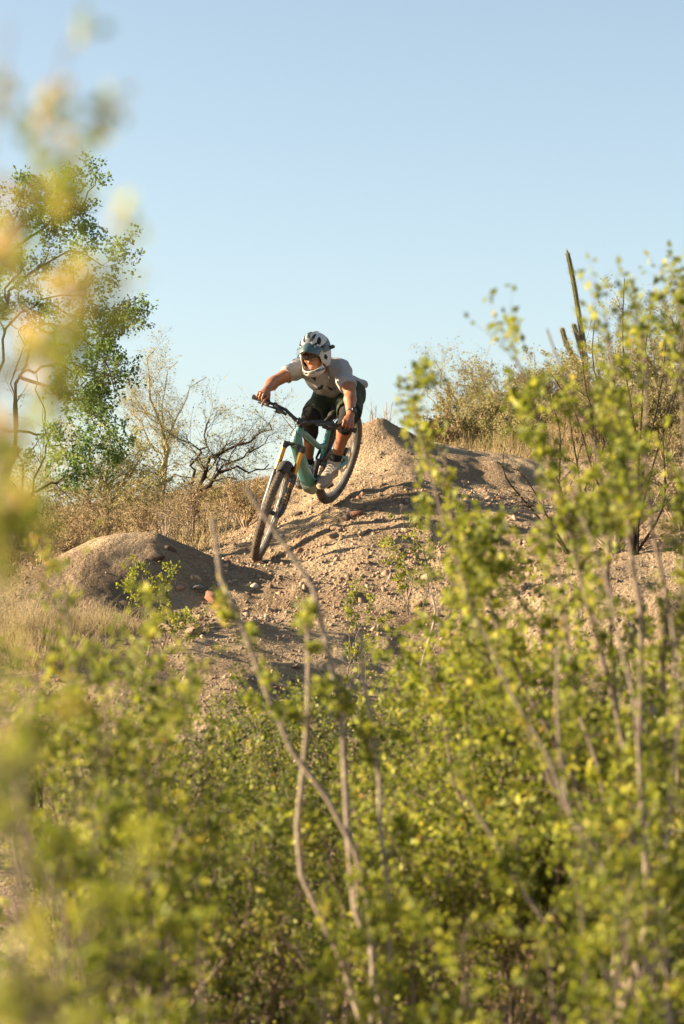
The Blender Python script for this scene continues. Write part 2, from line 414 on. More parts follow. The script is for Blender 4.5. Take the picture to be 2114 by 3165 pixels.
STEEL = mat('steel', (0.45, 0.44, 0.42), 0.35, metal=0.9)
GOLDINK = mat('gold_lettering', (0.55, 0.36, 0.13), 0.6)
BQ = np.array([-0.22716935, 17.75943517, 2.79373038]); BYAW, BPIT, BROL, STEER = -2.01884985, 0.3834207, -0.35095398, 0.22032611
def _rz(a): c, s = math.cos(a), math.sin(a); return np.array([[c, -s, 0], [s, c, 0], [0, 0, 1.]])
def _ry(a): c, s = math.cos(a), math.sin(a); return np.array([[c, 0, s], [0, 1., 0], [-s, 0, c]])
def _rx(a): c, s = math.cos(a), math.sin(a); return np.array([[1., 0, 0], [0, c, -s], [0, s, c]])
BM = _rz(BYAW) @ _ry(BPIT) @ _rx(BROL)
def bw(V): return (np.asarray(V, float)-np.array([.6, 0, .6])) @ BM.T + BQ           # bike frame -> world
HA = R_(64.5); SU = np.array([-math.cos(HA), 0, math.sin(HA)]); SN = np.array([math.sin(HA), 0, math.cos(HA)]); SY = np.array([0, 1., 0])
WR = 0.37; A0 = np.array([1.235, 0, WR]) - 0.044*SN; FL = 0.52
_k = SU; _Kx = np.array([[0, -_k[2], _k[1]], [_k[2], 0, -_k[0]], [-_k[1], _k[0], 0]])
SR = np.eye(3) + math.sin(STEER)*_Kx + (1-math.cos(STEER))*_Kx @ _Kx
def st(n, y, u): return A0 + SR @ (n*SN + y*SY + u*SU)                                 # steered frame -> bike frame
sN, sY, sU = SR @ SN, SR @ SY, SR @ SU
BASE = bw([.6, 0, 0.0])
bike = tag(empty('mountain_bike', BASE), 'teal full suspension mountain bike with gold fork legs nose down on the slope', 'bicycle')
def bb(m, name, material, parent=bike, **k): return m.build(name, material, parent, T=bw, origin=BASE, **k)
BBK = np.array([.435, 0, .30]); AXR = np.array([0, 0, WR])
YV = np.array([0, 1., 0])
# frame
fr = MB()
fr.tube([A0+SU*(FL+.005), A0+SU*(FL+.03), A0+SU*(FL+.07), A0+SU*(FL+.10), A0+SU*(FL+.125)], [.037, .039, .036, .032, .031], 16)
h0 = A0+SU*(FL+.028); 
dts = [h0 + (BBK+np.array([.05, 0, -.01])-h0)*t + np.array([.028*math.sin(math.pi*t), 0, .0]) for t in (0, .12, .3, .55, .8, 1.0)]
fr.loft(dts, [.042, .039, .042, .048, .052, .050], [.046, .040, .034, .036, .040, .040], YV, 16, 4.5)
JT = np.array([.345, 0, .585]); STOP = np.array([.325, 0, .72])
fr.loft([A0+SU*(FL+.085), A0+SU*(FL+.06)+np.array([-.14, 0, -.03]), JT+np.array([.12, 0, .035]), JT+np.array([.0, 0, .01])], [.026, .023, .020, .018], [.028, .021, .019, .018], YV)
fr.tube([STOP+np.array([.0, 0, .0]), JT+np.array([0, 0, .02]), JT+np.array([.012, 0, -.08])], [.0185, .020, .021], 14)
fr.tube([JT+np.array([.012, 0, -.08]), np.array([.39, 0, .40]), BBK+np.array([0, 0, .01])], [.021, .024, .03], 14)
fr.lathe(BBK-YV*.046, YV, [(0, .03), (.092, .03)], 18)
fr.box(BBK+np.array([.035, 0, .02]), [1, 0, 0], YV, [0, 0, 1], (.06, .028, .045))
frame = bb(fr, 'frame', TEAL, bevel=.003)
for sy in (-1, 1):
    ss = MB(); o = np.array([0, sy, 0.])
    ss.loft([np.array([.30, sy*.028, .545]), np.array([.24, sy*.040, .51]), np.array([.12, sy*.062, .44]), AXR+np.array([.0, sy*.068, .015])], [.008, .008, .008, .007], [.016, .014, .013, .018], YV)
    bb(ss, 'seat_stay', TEAL, bevel=.002)
    cs = MB()
    cs.loft([BBK+np.array([-.02, sy*.040, .03]), np.array([.30, sy*.046, .335]), np.array([.15, sy*.062, .35]), AXR+np.array([-.01, sy*.070, -.01])], [.009, .009, .009, .008], [.022, .022, .019, .022], YV)
    bb(cs, 'chain_stay', TEAL, bevel=.002)
    rk = MB(); rk.loft([np.array([.42, sy*.026, .50]), np.array([.36, sy*.034, .525]), np.array([.295, sy*.033, .55])], [.005, .006, .005], [.018, .024, .014], YV)
    bb(rk, 'rocker_link', BLACK, bevel=.002)
ll = MB(); ll.loft([np.array([.36, .02, .33]), np.array([.40, .022, .38]), np.array([.385, .022, .47])], [.012]*3, [.02, .022, .014], YV)
bb(ll, 'lower_link', TEAL, bevel=.002)
gd = MB(); gp = [dts[-2]+(dts[-1]-dts[-2])*t for t in (.25, .6, 1.06)]
gd.loft([p+np.array([.012, 0, -.008]) for p in gp], [.054, .055, .052], [.036, .038, .036], YV)
guard = bb(gd, 'down_tube_guard', TEALD, bevel=.004)
dtt = unit(dts[-1]-dts[-2]); dnn = unit(np.cross(YV, dtt)); dnn = dnn if dnn[0] > 0 else -dnn
def glyph_on(name, body, centre, right, upv, size, material, parent, T=bw, origin=BASE, offs=None, align='CENTER'):
    c = bpy.data.curves.new(name, 'FONT'); c.body = body; c.size = size; c.extrude = 0.0006; c.align_x = align; c.align_y = 'CENTER'; c.offset = 0.0008
    tmp = bpy.data.objects.new('tmp', c); COL.objects.link(tmp); bpy.context.view_layer.update()
    me = bpy.data.meshes.new_from_object(tmp.evaluated_get(bpy.context.evaluated_depsgraph_get())); bpy.data.objects.remove(tmp)
    n = np.cross(right, upv); V = np.array([v.co[:] for v in me.vertices])
    Wv = np.asarray(centre) + V[:, :1]*right + V[:, 1:2]*upv + V[:, 2:3]*n
    if offs: Wv = offs(Wv)
    Wv = T(Wv)-np.asarray(origin) if T else Wv-np.asarray(origin)
    me.vertices.foreach_set('co', Wv.astype(np.float32).ravel()); me.update()
    return put(name, me, material, parent)
glyph_on('emblem', '(O', gp[1]+np.array([.012, 0, -.008])+dnn*.0395, YV, -dtt, .05, BLACK, guard)
# shock
sh = MB(); sa, sb = np.array([.455, 0, .335]), np.array([.425, 0, .505])
sh.tube([sa, sa+(sb-sa)*.5], .017, 14); sh.tube([sa+(sb-sa)*.45, sb], .024, 14)
shock = bb(sh, 'rear_shock', BLACK)
cb = MB(); cb.tube([np.array([.45, .034, .40]), np.array([.44, .038, .47])], .018, 12); bb(cb, 'shock_reservoir', STEEL, shock)
# seat
spm = MB(); spm.tube([STOP-np.array([-.004, 0, .02]), STOP+np.array([-.016, 0, .075])], .0158, 12); spm.tube([STOP-np.array([0, 0, .006]), STOP+np.array([-.003, 0, .014])], .021, 14)
bb(spm, 'seat_post', BLACK)
sd = SDF([.12, -.1, .76], [.50, .1, .86], .006)
sd.cone([.22, 0, .822], [.44, 0, .805], .030, .018, .03).cone([.19, -.045, .825], [.19, .045, .825], .026, .026, .03).cone([.16, -.04, .828], [.3, 0, .82], .022, .02, .03).cone([.16, .04, .828], [.3, 0, .82], .022, .02, .03)
sd.plane([0, 0, .798], [0, 0, -1.])
saddle = sd.build('saddle', RUBBER, bike, BASE, bw)
rl = MB()
for sy in (-1, 1): rl.tube([[.20, sy*.022, .80], [.25, sy*.022, .785], [.36, sy*.02, .785], [.41, sy*.012, .802]], .0035, 6)
bb(rl, 'saddle_rail', STEEL, saddle)
# drivetrain
CRA = R_(35); cd = np.array([math.cos(CRA), 0, math.sin(CRA)])
def crank(sg, off):
    e = BBK+sg*cd*.17+YV*off; m = MB()
    m.loft([BBK+YV*off*.82, BBK+sg*cd*.08+YV*off*.92, e], [.009, .008, .008], [.019, .015, .015], YV); m.lathe(e-YV*.012*np.sign(off), YV*np.sign(off), [(0, .016), (.02, .016)], 12)
    c = bb(m, 'crank_arm', BLACK, bevel=.002); return e
eL = crank(1, .072); eR = crank(-1, -.072)
FOOTD = unit(np.array([math.cos(R_(22)), 0, math.sin(R_(22))*-0.2]))
def pedal(e, sg):
    m = MB(); c = e+YV*sg*.065; x = unit(np.array([1, 0, 0.12])); z = np.cross(x, YV)
    for k in (-1, 1):
        m.box(c+x*k*.045, x, YV, z, (.006, .05, .008)); m.box(c+YV*k*.046, x, YV, z, (.05, .005, .008))
    m.box(c, x, YV, z, (.02, .05, .009)); m.lathe(e, YV*sg, [(0, .006), (.115, .006)], 8)
    p = bb(m, 'pedal', BLACK, smooth=False)
    q = MB()
    for a in (-.045, -.02, .02, .045):
        for bq in (-.04, 0, .04): q.lathe(c+x*a+YV*bq-z*.013, z, [(0, .0022), (.026, .0022)], 5)
    tag(bb(q, 'pins', STEEL, p), kind='stuff')
    return c
pL = pedal(eL, 1); pR = pedal(eR, -1)
cr = MB(); n_t = 64; prof = [(0, .052), (.0, .066), (.004, .066), (.004, .052)]; cr.lathe(BBK-YV*.052, YV, prof, 40, closed=True)
for a in np.linspace(0, 2*np.pi, 5)[:-1]: cr.box(BBK-YV*.05+.035*np.array([math.cos(a), 0, math.sin(a)]), [math.cos(a), 0, math.sin(a)], YV, [-math.sin(a), 0, math.cos(a)], (.02, .002, .006))
for a in np.linspace(0, 2*np.pi, 33)[:-1]: cr.box(BBK-YV*.05+.068*np.array([math.cos(a), 0, math.sin(a)]), [math.cos(a), 0, math.sin(a)], YV, [-math.sin(a), 0, math.cos(a)], (.004, .0015, .003))
bb(cr, 'chainring', BLACK, smooth=False)
ch = MB(); yo = -.050
ch.tube([BBK+[0, yo, .067], AXR+[0, yo, .055], AXR+[-.05, yo, .02], AXR+[-.02, yo, -.05], AXR+[.05, yo, -.09], AXR+[.03, yo, -.15], AXR+[.06, yo, -.165], BBK+[-.01, yo, -.067], BBK+[.05, yo, -.045], BBK+[.066, yo, .01], BBK+[.04, yo, .055], BBK+[0, yo, .067]], .0045, 6)
bb(ch, 'chain', STEEL)
dr = MB(); dr.loft([AXR+[0, -.075, -.02], AXR+[-.01, -.08, -.07], AXR+[.04, -.07, -.1]], [.012]*3, [.018, .02, .016], YV); dr.loft([AXR+[.045, -.055, -.09], AXR+[.045, -.055, -.16]], [.008]*2, [.02, .016], YV)
bb(dr, 'rear_derailleur', BLACK)
# wheels
def wheel(C, X, Y, Z, rear):
    root = empty('wheel', (0, 0, 0), bike)
    def ring(prof, n=72):
        m = MB(); a = np.linspace(0, 2*np.pi, n, endpoint=False); V = []
        for h, r in prof: V.append(C + h*Y + r*(np.cos(a)[:, None]*X + np.sin(a)[:, None]*Z))
        F = []; k = len(prof)
        for i in range(k):
            for j in range(n): F.append((i*n+j, i*n+(j+1) % n, ((i+1) % k)*n+(j+1) % n, ((i+1) % k)*n+j))
        return m.add(np.concatenate(V), F)
    tw, cr_ = .0305, WR-.034
    tp = [(tw*math.sin(t), cr_+.0335*math.cos(t)) for t in np.linspace(-2.5, 2.5, 15)]
    ty = bb(ring(tp[::-1]), 'tyre', TYRE, root)
    kn = MB(); rr_ = random.Random(4)
    N = 78
    for i in range(N):
        a = 2*math.pi*(i)/N
        for row, (lat, da) in enumerate(((-.009, 0), (.009, .5), (-.026, .25), (.026, .75))):
            aa = a+da*2*math.pi/N; tt = math.asin(max(-1, min(1, lat/tw)))
            rad = math.cos(aa)*X+math.sin(aa)*Z; nrm = unit(rad*math.cos(tt)+Y*math.sin(tt)); tg = -math.sin(aa)*X+math.cos(aa)*Z; la = np.cross(nrm, tg)
            c = C + rad*(cr_+.0335*math.cos(tt)) + Y*lat
            kn.box(c+nrm*.0005, tg, la, nrm, (.0075, .0055, .0022))
    tag(bb(kn, 'tread', TYRE, ty, smooth=False), kind='stuff')
    rp = [(-.016, WR-.058), (-.014, WR-.072), (-.008, WR-.079), (.008, WR-.079), (.014, WR-.072), (.016, WR-.058)]
    rm = bb(ring(rp), 'rim', RIM, root)
    hb = MB(); w = .050
    hb.lathe(C-Y*(w+.018), Y, [(0, .010), (.018, .012), (.018, .028), (.024, .028), (.028, .017), (2*w-.002, .017), (2*w+.004, .028), (2*w+.01, .028), (2*w+.014, .012), (2*w+.036, .01)], 20)
    bb(hb, 'hub', BLACK, root)
    sp = MB()
    for i in range(28):
        a = 2*math.pi*i/28; sgn = 1 if i % 2 else -1; a2 = a + (.55 if (i//2) % 2 else -.55)
        p0 = C+Y*sgn*(w-.006)*.9 + .026*(math.cos(a2)*X+math.sin(a2)*Z); p1 = C+Y*sgn*.004+(WR-.077)*(math.cos(a)*X+math.sin(a)*Z)
        sp.tube([p0, p1], .0014, 4, caps=False)
    bb(sp, 'spokes', STEEL, root)
    dk = MB(); dp = [(0, .072), (0, .1), (.002, .1), (.002, .072)]; dC = C+Y*(w+.006)
    dk.lathe(dC, Y, dp, 48, closed=True)
    for a in np.linspace(0, 2*np.pi, 7)[:-1]:
        rd = math.cos(a)*X+math.sin(a)*Z; dk.box(dC+Y*.001+rd*.05, rd, Y, np.cross(rd, Y), (.026, .001, .004))
    bb(dk, 'brake_rotor', STEEL, root)
    if rear:
        cs = MB()
        for i in range(10): cs.lathe(C-Y*(.022+.0037*i), Y, [(0, .026), (0, .05-.0033*i+.004), (.002, .05-.0033*i+.004), (.002, .026)], 28, closed=True)
        bb(cs, 'cassette', STEEL, root, smooth=False)
    return root
wheel(AXR, np.array([1., 0, 0]), YV, np.array([0, 0, 1.]), True)
AXF = st(.044, 0, 0)
fx = unit(SR @ np.array([1., 0, 0])); wheel(AXF, fx, sY, unit(np.cross(fx, sY)), False)
# rear brake caliper on the left dropout
bc = MB(); bc.box(AXR+[.06, .062, .09], unit([1, 0, -.5]), YV, unit([.5, 0, 1]), (.03, .016, .018)); bb(bc, 'brake_caliper', BLACK, bevel=.004)
# fork
fk = MB()
cw = .066
fk.loft([st(-.004, -cw-.0, FL-.03), st(.002, -.035, FL-.006), st(0, 0, FL+.004), st(.002, .035, FL-.006), st(-.004, cw, FL-.03)], [.022, .021, .026, .021, .022], [.019, .017, .020, .017, .019], sN)
fork = bb(fk, 'fork', BLACK, bevel=.003)
LT = .30
for sy in (-1, 1):
    m = MB(); m.tube([st(0, sy*cw, FL-.045), st(0, sy*cw, FL-.01), st(0, sy*cw, FL+.004)], [.0245, .0245, .021], 16); bb(m, 'crown_cap', BLACK, fork)
    m = MB(); m.tube([st(0, sy*cw, LT-.02), st(0, sy*cw, FL-.04)], .0190, 16); bb(m, 'stanchion', GOLD, fork)
    m = MB(); m.tube([st(0, sy*cw, LT+.012), st(0, sy*cw, LT), st(0, sy*cw, LT-.05), st(.002, sy*cw, LT-.12), st(.004, sy*cw, .06), st(.024, sy*(cw-.003), .025), st(.043, sy*(cw-.008), -.005), st(.046, sy*(cw-.01), -.02)],
                     [.0225, .028, .0285, .0255, .0255, .024, .021, .012], 16)
    leg = bb(m, 'lower_leg', BLACK, fork)
    if sy == 1:
        def wrap(Vw, c=0):
            ax = st(.003, cw, 0); q = (Vw-ax); a_ = q @ sN; b_ = q @ sY; u_ = q @ sU
            r = .0272; ang = b_/r
            return ax + (r*np.cos(ang))[:, None]*sN + (r*np.sin(ang))[:, None]*sY + u_[:, None]*sU
        glyph_on('lettering', 'FOX', st(.03, cw, .118), sU, -sY, .056, GOLDINK, leg, offs=wrap)
        glyph_on('lettering', 'B', st(.03, cw, .225), sY, sU, .056, GOLDINK, leg, offs=wrap)
        m = MB(); m.box(st(-.02, cw-.02, .09), sN, sY, sU, (.02, .016, .035)); bb(m, 'brake_caliper', BLACK, fork, bevel=.004)
ar = MB(); an = np.linspace(0, math.pi, 9)
ar.loft([st(.036*math.sin(t), -cw*math.cos(t), LT-.03+.052*math.sin(t)) for t in an], [.016]*9, [.011]*9, sU); bb(ar, 'arch', BLACK, fork, bevel=.002)
fd = MB(); V = []; F = []; na, nb = 15, 9
for i in range(na):
    a = R_(80)+R_(75)*i/(na-1)
    rad = fx*math.cos(a)+np.cross(fx, sY)*math.sin(a)
    for j in range(nb):
        t = (j/(nb-1)-.5)*2; half = .052*(0.62+.38*math.sin(math.pi*i/(na-1)))
        V.append(AXF + rad*(WR+.022-.030*t*t) + sY*half*t)
for i in range(na-1):
    for j in range(nb-1): F.append((i*nb+j, i*nb+j+1, (i+1)*nb+j+1, (i+1)*nb+j))
fdo = bb(fd.add(np.array(V), F), 'fender', RUBBER, fork); so = fdo.modifiers.new('thick', 'SOLIDIFY'); so.thickness = .003
m = MB(); m.lathe(AXF-sY*.062, sY, [(0, .008), (.124, .008)], 12); bb(m, 'axle', BLACK, fork)
# cockpit
bar = MB()
BRH = .23
def bp_(y):
    a = abs(y); r = np.interp(a, [0, .035, .13, .20, .39], [.165, .165, .212, .222, .228]); n = np.interp(a, [0, .05, .2, .39], [.05, .052, .05, .016]); return st(n, y, FL+r)
ys = [-.39, -.3, -.2, -.165, -.13, -.1, -.07, -.045, -.02, .02, .045, .07, .1, .13, .165, .2, .3, .39]
bar.tube([bp_(y) for y in ys], [.011, .011, .011, .0115, .012, .0125, .0135, .0155, .0175, .0175, .0155, .0135, .0125, .012, .0115, .011, .011, .011], 12)
hbar = bb(bar, 'handlebar', BLACK)
sm = MB(); sm.box(st(.028, 0, FL+.158), sN, sY, sU, (.034, .022, .020)); sm.lathe(st(.05, -.027, FL+.165), sY, [(0, .026), (.054, .026)], 16); sm.lathe(st(0, 0, FL+.124), sU, [(0, .026), (.03, .02), (.056, .019)], 16)
bb(sm, 'stem', BLACK, bevel=.003)
for sy in (-1, 1):
    g = MB(); gp_ = [bp_(sy*y) for y in (.262, .268, .30, .36, .392, .396)]
    g.tube(gp_, [.020, .0165, .0165, .0165, .019, .017], 14); bb(g, 'grip', RUBBER, hbar)
    lv = MB(); c0 = bp_(sy*.215); 
    lv.tube([c0-sY*.012*sy, c0+sY*.014*sy], .0185, 12)
    lv.loft([bp_(sy*.215)+sN*.026-sU*.006, bp_(sy*.17)+sN*.038-sU*.022, bp_(sy*.11)+sN*.034-sU*.022], [.011, .013, .009], [.012, .014, .010], sN)
    lvo = bb(lv, 'brake_master_cylinder', BLACK, hbar, bevel=.002)
    bl = MB(); bl.tube([bp_(sy*.19)+sN*.04-sU*.02, bp_(sy*.235)+sN*.062-sU*.026, bp_(sy*.28)+sN*.058-sU*.028, bp_(sy*.315)+sN*.05-sU*.024, bp_(sy*.335)+sN*.056-sU*.026], [.009, .006, .005, .0055, .005], 8)
    bb(bl, 'brake_lever', BLACK, lvo)
    sf = MB(); sf.box(bp_(sy*.18)-sU*.035+sN*.005, sN, sY, sU, (.018, .022, .014)); sf.box(bp_(sy*.205)-sU*.045-sN*.02, sN, sY, sU, (.02, .010, .004)); bb(sf, 'shifter' if sy < 0 else 'dropper_remote', BLACK, hbar, bevel=.003)
def hose(pts, name='hose'):
    pts = np.array(pts); t = np.linspace(0, 1, len(pts)); tt = np.linspace(0, 1, 22)
    c = np.stack([np.polyval(np.polyfit(t, pts[:, k], min(4, len(pts)-1)), tt) for k in range(3)], -1)
    m = MB(); m.tube(c, .0025, 6); bb(m, name, RUBBER)
hose([bp_(-.11)+sN*.034-sU*.022, bp_(-.03)+sN*.10-sU*.02, st(.12, .01, FL+.06), st(.10, .04, FL-.05), st(.05, .075, .32), st(.01, .09, .12)], 'brake_hose')
hose([bp_(.11)+sN*.034-sU*.022, bp_(.03)+sN*.09-sU*.0, st(.10, -.03, FL+.09), st(.04, -.04, FL+.05), h0+SU*.05+YV*-.03], 'brake_hose')
hose([bp_(-.17)-sU*.03+sN*.02, bp_(-.06)+sN*.085-sU*.06, st(.09, .02, FL+.07), st(.045, .035, FL+.06)], 'shift_cable')

# ------------------------------------------------------------------ rider
SKIN = mat('skin', (0.29, 0.125, 0.062), 0.5, var=(0.22, 0.088, 0.043), vscale=14, spec=0.35)
SHIRT = mat('grey_shirt', (0.25, 0.24, 0.24), 0.95, var=(0.30, 0.29, 0.285), vscale=60, spec=0.1, bump=0.12, bscale=25)
INK = mat('black_print', (0.012, 0.014, 0.012), 0.8)
SHORT = mat('dark_green_shorts', (0.030, 0.038, 0.024), 0.9, var=(0.045, 0.055, 0.032), vscale=10, spec=0.15, bump=0.2, bscale=30)
PADM = mat('black_pad', (0.012, 0.011, 0.010), 0.9, var=(0.022, 0.019, 0.016), vscale=40, spec=0.2)
SHOE = mat('beige_shoe', (0.29, 0.24, 0.195), 0.85, var=(0.22, 0.18, 0.145), vscale=30, spec=0.2)
SHOEB = mat('grey_toe_band', (0.12, 0.115, 0.12), 0.8)
GUM = mat('gum_sole', (0.36, 0.24, 0.12), 0.8)
LACE = mat('lace', (0.6, 0.55, 0.48), 0.9)
HELM = mat('helmet_shell', (0.42, 0.41, 0.38), 0.5, spec=0.35)
HGREY = mat('helmet_graphic_grey', (0.07, 0.095, 0.105), 0.5)
HDARK = mat('helmet_liner', (0.012, 0.012, 0.012), 0.9)
HTEAL = mat('visor_teal', (0.05, 0.085, 0.095), 0.4, spec=0.5)
LENS = mat('dark_lens', (0.03, 0.012, 0.008), 0.08, spec=0.8)
A = np.array
hipL, hipR = A([.058, 18.10, 3.265]), A([-.095, 18.18, 3.245])
knL, knR = P(1077, 1286, 17.74), P(962, 1287, 17.98)
anL, anR = P(1034, 1428, 17.96), A([-.262, 18.30, 2.755])
pedL, pedR = bw(pL), bw(pR)
shL, shR = P(1052, 1140, 17.76), P(938, 1131, 17.86)
elL, elR = P(1082, 1213, 17.56), P(846, 1181, 17.66)
wrL, wrR = P(1083, 1284, 17.385), P(824, 1205, 17.43)
grL, grR = bw(bp_(.325)), bw(bp_(-.325))
pel = (hipL+hipR)/2; shc = (shL+shR)/2
latd = unit(shL-shR); spine = unit(shc-pel); frontd = unit(np.cross(latd, spine))
if frontd[1] > 0: frontd = -frontd
HC = P(973, 1096, 17.60)                                   # middle of the head
yaw_h, pit_h, rol_h = R_(24), R_(17), R_(3)
hf = A([-math.sin(yaw_h)*math.cos(pit_h), -math.cos(yaw_h)*math.cos(pit_h), -math.sin(pit_h)])
hl = unit(np.cross(hf, A([0, 0, 1.]))); hl = -hl if hl[0] < 0 else hl
hu = unit(np.cross(hl, hf)); hu = -hu if hu[2] < 0 else hu
hl, hu = math.cos(rol_h)*hl+math.sin(rol_h)*hu, math.cos(rol_h)*hu-math.sin(rol_h)*hl
HM = np.stack([hl, hf, hu])                                # rows: wearer's left, forward, up
HSC = 0.95
def hw(V): return HSC*(np.asarray(V, float) @ HM) + HC
def hp(a, b, c): return HC + HSC*(a*hl + b*hf + c*hu)
RB = A([-.08, 18.1, float(ground(-.08, 18.1))])
rider = tag(empty('person', RB), 'rider in grey shirt, dark shorts and full face helmet crouched on the teal bike', 'person')
BD = SDF([-.70, 17.15, 2.50], [.28, 18.55, 3.78], .0065)
# torso under the shirt
ch = shc - spine*.10 + frontd*.02
BD.ell(ch-frontd*.01, [.16, .10, .17], np.stack([latd, frontd, spine]), .05).ell(pel+spine*.17-frontd*.03, [.14, .085, .15], np.stack([latd, frontd, spine]), .06)
BD.cone(hipR+spine*.02, hipL+spine*.02, .105, .105, .05)
BD.cone(shR, shL, .062, .062, .05)
# legs
for hip, kn, an in ((hipL, knL, anL), (hipR, knR, anR)):
    BD.cone(hip, kn, .085, .056, .03); mid = kn+(an-kn)*.33
    back = unit(an-kn); calf = unit(A([.25, 1, 0])-(A([.25, 1, 0]) @ back)*back)
    BD.cone(kn, mid+calf*.012, .054, .054, .03).cone(mid+calf*.012, an, .052, .034, .03).ell(kn, [.058, .058, .058], None, .02)
# feet inside the shoes
for an, pd in ((anL, pedL), (anR, pedR)): BD.cone(an, pd+A([0, 0, .035]), .034, .034, .02)
# arms
for sh, el, wr in ((shL, elL, wrL), (shR, elR, wrR)):
    m1 = sh+(el-sh)*.45; BD.cone(sh, m1, .058, .052, .03).cone(m1, el, .051, .042, .02)
    m2 = el+(wr-el)*.3; BD.cone(el, m2, .041, .045, .02).cone(m2, wr, .045, .028, .02, squash=(A([0, 0, 1.]), .92))
# hands closed round the grips
heading = BM @ A([1., 0, 0])
def hand(G, Wr, inner, lever):
    g = unit(inner); w = Wr-G; w = unit(w-(w @ g)*g); s_ = np.cross(g, w); s_ = s_ if s_ @ heading > 0 else -s_
    kn_ = [G+g*o+s_*.022+w*.040 for o in (.034, .0115, -.0115, -.033)]            # index ... little
    pc = (kn_[1]+kn_[2])/2
    BD.cone(Wr, pc-w*.004-s_*.006, .028, .026, .015)
    for k_ in kn_: BD.cone(Wr+(k_-Wr)*.35, k_, .020, .0125, .012)
    ln = [1.0, 1.06, 1.0, .84]
    for i, k_ in enumerate(kn_):
        f = ln[i]
        if i == 0 and lever is not None:
            m_ = k_+(lever-k_)*.5+s_*.012+w*.008; BD.cone(k_, m_, .0112, .010, .004).cone(m_, lever+s_*.004, .010, .0088, .004).cone(lever+s_*.004, lever-s_*.016-w*.006, .0088, .008, .004)
            continue
        p1 = k_ + s_*.026*f - w*.030*f; p2 = p1 - s_*.018*f - w*.024*f; p3 = p2 - s_*.022*f + w*.004
        BD.cone(k_, p1, .0112, .0100, .004).cone(p1, p2, .0100, .0092, .004).cone(p2, p3, .0092, .0082, .004)
    tb = Wr+(pc-Wr)*.45+g*.024-s_*.006
    t1 = G+g*.052-s_*.020+w*.012; t2 = G+g*.060-s_*.010-w*.022; t3 = G+g*.052+s_*.012-w*.028
    BD.cone(tb, t1, .017, .0125, .01).cone(t1, t2, .0125, .0108, .005).cone(t2, t3, .0108, .009, .005)
levR = bw(bp_(-.300)+sN*.054-sU*.027); levL = bw(bp_(.300)+sN*.054-sU*.027)
hand(grR, wrR, bw(bp_(-.2))-bw(bp_(-.36)), levR)
hand(grL, wrL, bw(bp_(.2))-bw(bp_(.36)), None)
# neck and head with a face
BD.cone(shc+spine*.03+frontd*.01, HC-hu*.07-hf*.035, .062, .058, .03)
BD.ell(hp(0, -.02, .035), [.074, .094, .092], HM, .02).ell(hp(0, .022, -.035), [.062, .072, .085], HM, .03)
BD.ell(hp(0, .052, -.100), [.030, .030, .024], HM, .025)                        # chin
BD.cone(hp(0, .082, .004), hp(0, .112, -.036), .011, .0155, .012)               # nose
BD.ell(hp(.014, .096, -.038), [.010, .012, .008], HM, .008).ell(hp(-.014, .096, -.038), [.010, .012, .008], HM, .008)
BD.cone(hp(-.045, .075, .022), hp(.045, .075, .022), .014, .014, .012)          # brow
for sg in (-1, 1):
    BD.ell(hp(sg*.036, .072, -.028), [.024, .02, .02], HM, .016)                # cheekbone
    BD.ell(hp(sg*.032, .090, .002), [.016, .012, .010], HM, .008, 'cut')        # eye socket
    BD.ell(hp(sg*.032, .078, .002), [.0125, .0125, .0125], HM, .002)            # eyeball
    BD.ell(hp(sg*.076, -.01, -.005), [.012, .02, .032], HM, .008)               # ear
BD.ell(hp(0, .088, -.074), [.023, .012, .0065], HM, .006).ell(hp(0, .087, -.087), [.020, .012, .0075], HM, .006)   # lips
body = BD.build('body', SKIN, rider, RB)
LIP = mat('lips', (0.42, 0.14, 0.10), 0.5)
lp = SDF([-.05, .05, -.12], [.05, .13, -.05], .003); lp.ell([0, .091, -.074], [.022, .012, .0065], None, .002).ell([0, .090, -.087], [.019, .012, .007], None, .002)
lp.build('lips', LIP, body, RB, hw)
# shirt
TS = SDF([-.50, 17.35, 3.05], [.32, 18.45, 3.68], .0065); TA = np.stack([latd, frontd, spine])
TS.ell(ch-frontd*.01, [.168, .112, .19], TA, .05).ell(pel+spine*.22-frontd*.02, [.158, .102, .17], TA, .07).ell(pel+spine*.10-frontd*.055, [.162, .098, .10], TA, .05)
TS.cone(shR, shL, .067, .067, .05)
for sh, el, fl in ((shL, elL, .76), (shR, elR, .60)):
    e = sh+(el-sh)*fl; TS.cone(sh, e, .070, .066, .035); 
    cutd = unit(el-sh); TS.box(e+cutd*.077, [.075, .11, .11], np.stack([cutd, unit(np.cross(cutd, A([0, 0, 1.]))), unit(np.cross(cutd, np.cross(cutd, A([0, 0, 1.]))))]), .002, .0, 'cut')
# loose tail of the shirt lifted by the wind behind the left hip
TS.ell(P(1112, 1188, 18.08), [.055, .05, .040], None, .05).ell(P(1128, 1196, 18.12), [.026, .035, .032], None, .03)
TS.cone(HC-hu*.10-hf*.04, shc+spine*.05, .069, .066, .0, 'cut')
TS.noise(.0050, 46, 3); TS.noise(.0030, 85, 5)
# hem
TS.box(pel-spine*.045, [.30, .30, .06], TA, .002, .0, 'cut')
TSV, TSF = TS.mesh()
shirt = put('shirt', mesh_np('shirt', TSV-RB, TSF, True), SHIRT, rider)
